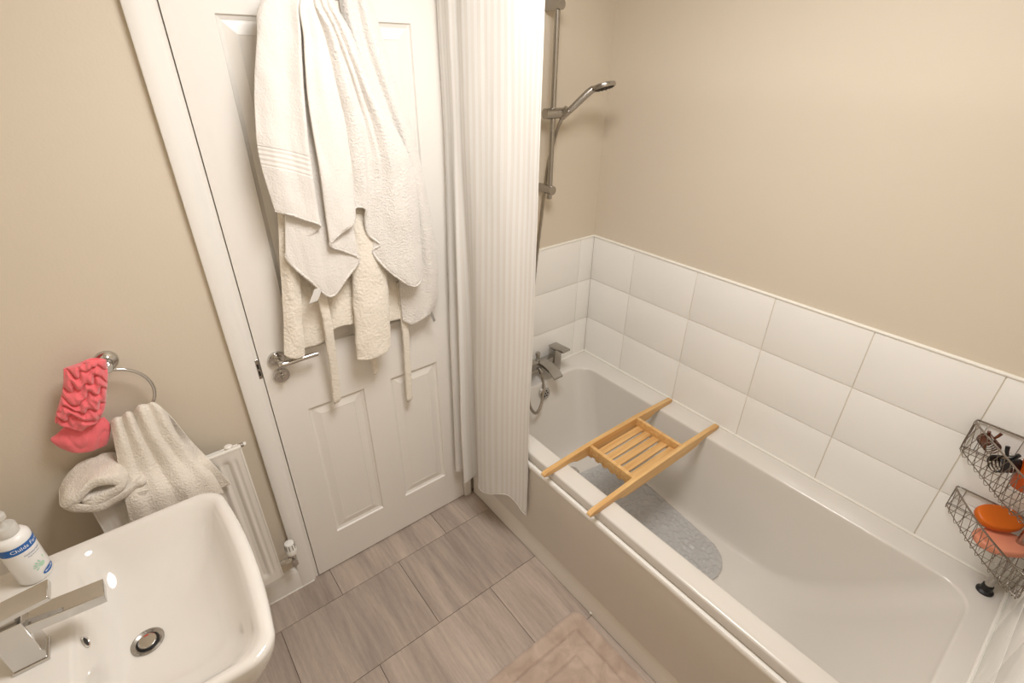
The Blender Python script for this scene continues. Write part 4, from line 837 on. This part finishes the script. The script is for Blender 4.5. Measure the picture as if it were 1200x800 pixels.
tc2 = thing('bath_towel', 'white towel with a small grey tag hung rightmost on the door', 'towel', (-0.923, -0.07, 1.125), 'towels hanging on the door')
cloth('terry_panel', [[(-1.045, -0.070, 1.990), (-1.035, -0.074, 1.990), (-1.025, -0.070, 1.990), (-1.018, -0.072, 1.990), (-1.010, -0.066, 1.990)],
               [(-1.06, -0.062, 1.929), (-1.048, -0.078, 1.929), (-1.023, -0.068, 1.931), (-1.008, -0.078, 1.931), (-0.98, -0.062, 1.934)],
               [(-1.052, -0.064, 1.821), (-1.035, -0.082, 1.821), (-1.008, -0.07, 1.821), (-0.988, -0.082, 1.821), (-0.953, -0.064, 1.818)],
               [(-1.036, -0.066, 1.718), (-1.011, -0.086, 1.718), (-0.979, -0.072, 1.717), (-0.958, -0.084, 1.715), (-0.921, -0.066, 1.708)],
               [(-1.016, -0.068, 1.615), (-0.99, -0.088, 1.615), (-0.952, -0.074, 1.611), (-0.927, -0.084, 1.608), (-0.891, -0.066, 1.601)],
               [(-1.004, -0.07, 1.473), (-0.968, -0.084, 1.466), (-0.927, -0.074, 1.456), (-0.899, -0.082, 1.452), (-0.864, -0.066, 1.442)],
               [(-0.991, -0.066, 1.287), (-0.951, -0.08, 1.28), (-0.908, -0.072, 1.266), (-0.88, -0.082, 1.26), (-0.841, -0.064, 1.241)],
               [(-0.988, -0.062, 1.139), (-0.951, -0.074, 1.124), (-0.908, -0.068, 1.104), (-0.879, -0.076, 1.099), (-0.844, -0.062, 1.091)],
               [(-0.987, -0.06, 1.024), (-0.96, -0.068, 1.005), (-0.924, -0.064, 1.006), (-0.9, -0.07, 1.018), (-0.873, -0.06, 1.022)]],
      towel_m, tc2, 44, 80, 0.008, amp=0.004, freq=18, seed=12.0)
strip('care_tag', [(-0.882, -0.066, 1.034), (-0.874, -0.066, 1.011), (-0.868, -0.066, 0.989)], 0.010, 0.0015, grey_tag, tc2)

# ------------------------------------------------------------------ corner caddy
cd = thing('corner_caddy', 'chrome wire corner caddy with two baskets at the foot of the bath', 'shower caddy', (-0.065, -1.621, ZR))
ft = MB().lathe([(0.019, 0), (0.0195, 0.005), (0.014, 0.010), (0.0125, 0.022), (0.0125, 0.026)], (-0.065, -1.621, ZR + 0.0005), 'Z', 24); lab(ft.build('rubber_foot', black_rub, cd), 'black rubber foot')
m = MB(); m.tube([(-0.065, -1.621, ZR + 0.020), (-0.065, -1.621, 1.40)], 0.0098, 18); m.build('pole', chrome_b, cd)
def basket(zr, zf, arc, cyc, nph):
    P = smooth_path(arc, 60)
    back = smooth_path([(arc[-1][0], YF + 0.010), (-0.05, YF + 0.012), (-0.018, YF + 0.020), (-0.012, YF + 0.05), (-0.010, arc[0][1] - 0.006)] if False else [(arc[-1][0] + 0.01, YF + 0.008, 0), (-0.06, YF + 0.010, 0), (-0.02, YF + 0.022, 0), (-0.009, YF + 0.06, 0), (-0.008, arc[0][1] - 0.012, 0)], 40)
    outline = [Vector((p[0], p[1], 0)) for p in P] + [Vector((p[0], p[1], 0)) for p in back]
    m = MB(); m.tube([p + Vector((0, 0, zr)) for p in outline], 0.0024, 8, closed=True)
    rim = m.build('basket_rim', wire_m, cd, smooth=180)
    m = MB(); m.tube([p + Vector((0, 0, zf)) for p in outline], 0.0013, 6, closed=True)
    m.build('base_ring', wire_m, rim, smooth=180)
    # back fence: upright wires
    for k in range(2, 40, 4):
        p = back[k]; q = MB(); q.tube([(p[0], p[1], zr), (p[0], p[1], zf)], 0.0010, 6); q.build('wire', wire_m, rim, smooth=180)
    # front fence: overlapping looped wires
    for ph in range(nph):
        pts = []; n_ = 360
        for i in range(n_):
            t = i / (n_ - 1); p = cr(P, t * 59); s_ = cyc * 2 * PI * t + ph * 2 * PI / nph
            pts.append((p[0] - 0.0007 * ph, p[1] + 0.0007 * ph, (zr + zf) / 2 - 0.004 + (zr - zf + 0.006) / 2 * math.sin(s_)))
        q = MB(); q.tube(pts, 0.0009, 5); q.build('looped_wire', wire_m, rim, smooth=180)
    # floor wires along the wall direction
    for k in range(9):
        t = 0.08 + 0.105 * k; a = cr(P, t * 59); y_ = a[1]; x_ = a[0]
        q = MB(); q.tube([(x_, y_, zf), (-0.010 if y_ > YF + 0.03 else -0.03, y_, zf)], 0.0009, 5); q.build('wire', wire_m, rim, smooth=180)
        q = MB(); q.tube([(x_, y_, zf), (x_, YF + 0.009, zf)], 0.0009, 5); q.build('wire', wire_m, rim, smooth=180)
    return rim
arcU = [Vector(v) for v in [(-0.010, -1.428, 0), (-0.030, -1.430, 0), (-0.094, -1.476, 0), (-0.150, -1.520, 0), (-0.191, -1.553, 0), (-0.230, -1.605, 0), (-0.243, YF + 0.010, 0)]]
arcL = [Vector(v) for v in [(-0.010, -1.462, 0), (-0.030, -1.466, 0), (-0.107, -1.519, 0), (-0.160, -1.562, 0), (-0.207, -1.608, 0), (-0.228, -1.635, 0), (-0.238, YF + 0.010, 0)]]
basket(0.982, 0.892, arcU, 4.5, 4); basket(0.768, 0.704, arcL, 8.5, 2)

def soap(name, c, ax, ay, h, rot, m, label, tilt=0.0):
    b = MB(); L = []
    for z, s_ in ((0, 0.86), (0.12, 0.96), (0.3, 1.0), (0.7, 1.0), (0.88, 0.965), (0.97, 0.90), (1.0, 0.80), (0.985, 0.45)):
        row = []
        for k in range(48):
            a = 2 * PI * k / 48; e = 2.0 / 2.35; u = ax * s_ * math.copysign(abs(math.cos(a)) ** e, math.cos(a)); v = ay * s_ * math.copysign(abs(math.sin(a)) ** e, math.sin(a))
            zz = h * z; v, zz = v * math.cos(tilt) - zz * math.sin(tilt), v * math.sin(tilt) + zz * math.cos(tilt)
            row.append((c[0] + u * math.cos(rot) - v * math.sin(rot), c[1] + u * math.sin(rot) + v * math.cos(rot), c[2] + zz))
        L.append(row)
    b.loops(L, True, True); return tag(b.build(name, m, origin=c, smooth=60, sub=1), label, 'soap')
soap('soap_bar', (-0.088, -1.590, 0.7065), 0.060, 0.040, 0.024, math.radians(-50 + 180), soap_p, 'pale pink soap bar lying in the lower wire basket')
soap('soap_bar', (-0.047, -1.560, 0.7480), 0.054, 0.035, 0.024, math.radians(-48 + 180), soap_o, 'orange soap bar on top of the pink soap in the lower basket', math.radians(-22))

def claw(loc, rot, sc, m, label):
    o = thing('hair_claw', label, 'hair clip', loc); q = Matrix.Translation(Vector(loc)) @ Matrix.Rotation(rot, 4, 'Z')
    def T_(p): return q @ (Vector(p) * sc)
    for s_ in (-1, 1):
        b = MB(); G = []
        for i in range(9):
            u = -1 + 2 * i / 8; row = []
            for j in range(7):
                t = j / 6; a = t * 1.9; row.append(T_((u * 0.022, s_ * (0.003 + 0.014 * math.sin(a)), 0.024 - 0.020 * (1 - math.cos(a)) * 0.9)))
            G.append(row)
        b.grid(G); jw = b.build('jaw', m, o, smooth=180, solid=0.0022 * sc)
        for k in range(6):
            x = -0.020 + 0.008 * k; b = MB(); b.tube([T_((x, s_ * 0.0165, 0.001)), T_((x, s_ * 0.010, -0.008)), T_((x, s_ * -0.001, -0.012))], [0.0016 * sc, 0.0014 * sc, 0.0007 * sc], 6); b.build('tooth', m, jw)
        b = MB(); b.tube([T_((0, s_ * 0.004, 0.024)), T_((0, s_ * 0.010, 0.033)), T_((0, s_ * 0.014, 0.044))], [0.003 * sc, 0.0036 * sc, 0.0042 * sc], 10); b.build('finger_tab', m, o)
    b = MB(); b.tube([T_((-0.012, 0, 0.0235)), T_((0.012, 0, 0.0235))], 0.0032 * sc, 10); b.build('spring', chrome_b, o)
    return o
claw((-0.058, -1.470, 0.950), math.radians(35), 0.95, clip_b, 'brown tortoiseshell hair claw in the upper wire basket')
claw((-0.105, -1.515, 0.938), math.radians(-40), 1.15, clip_k, 'black hair claw clipped at the front of the upper wire basket')
ob = thing('amber_bottle', 'orange bottle standing in the upper wire basket by the corner', 'bottle', (-0.085, -1.565, 0.8935))
MB().lathe([(0.022, 0), (0.026, 0.002), (0.027, 0.008), (0.027, 0.075), (0.024, 0.084), (0.012, 0.090), (0.011, 0.096)], (-0.085, -1.565, 0.8935), 'Z', 32).build('bottle_body', amber_m, ob)
MB().lathe([(0.014, 0.094), (0.014, 0.112), (0.012, 0.115)], (-0.085, -1.565, 0.8935), 'Z', 24).build('cap', clip_b, ob)

# ------------------------------------------------------------------ ceiling lamp
cl = thing('ceiling_lamp', 'round flat panel lamp on the ceiling in the middle of the bathroom', 'lamp', (LAMP_POS[0], LAMP_POS[1], ZC))
LR = 0.30
MB().lathe([(LR + 0.012, 0), (LR + 0.012, -0.018), (LR + 0.009, -0.022), (LR + 0.001, -0.022), (LR + 0.001, -0.016)], (LAMP_POS[0], LAMP_POS[1], ZC - 0.0005), 'Z', 64, cap=False).build('rim', gloss_white, cl)
dm = MB(); dm.add([(LAMP_POS[0] + LR * math.cos(2 * PI * k / 32), LAMP_POS[1] + LR * math.sin(2 * PI * k / 32), ZC - 0.016) for k in range(32)], [tuple(range(32))[::-1]])
dm.build('diffuser', lamp_mat(), cl, smooth=0)
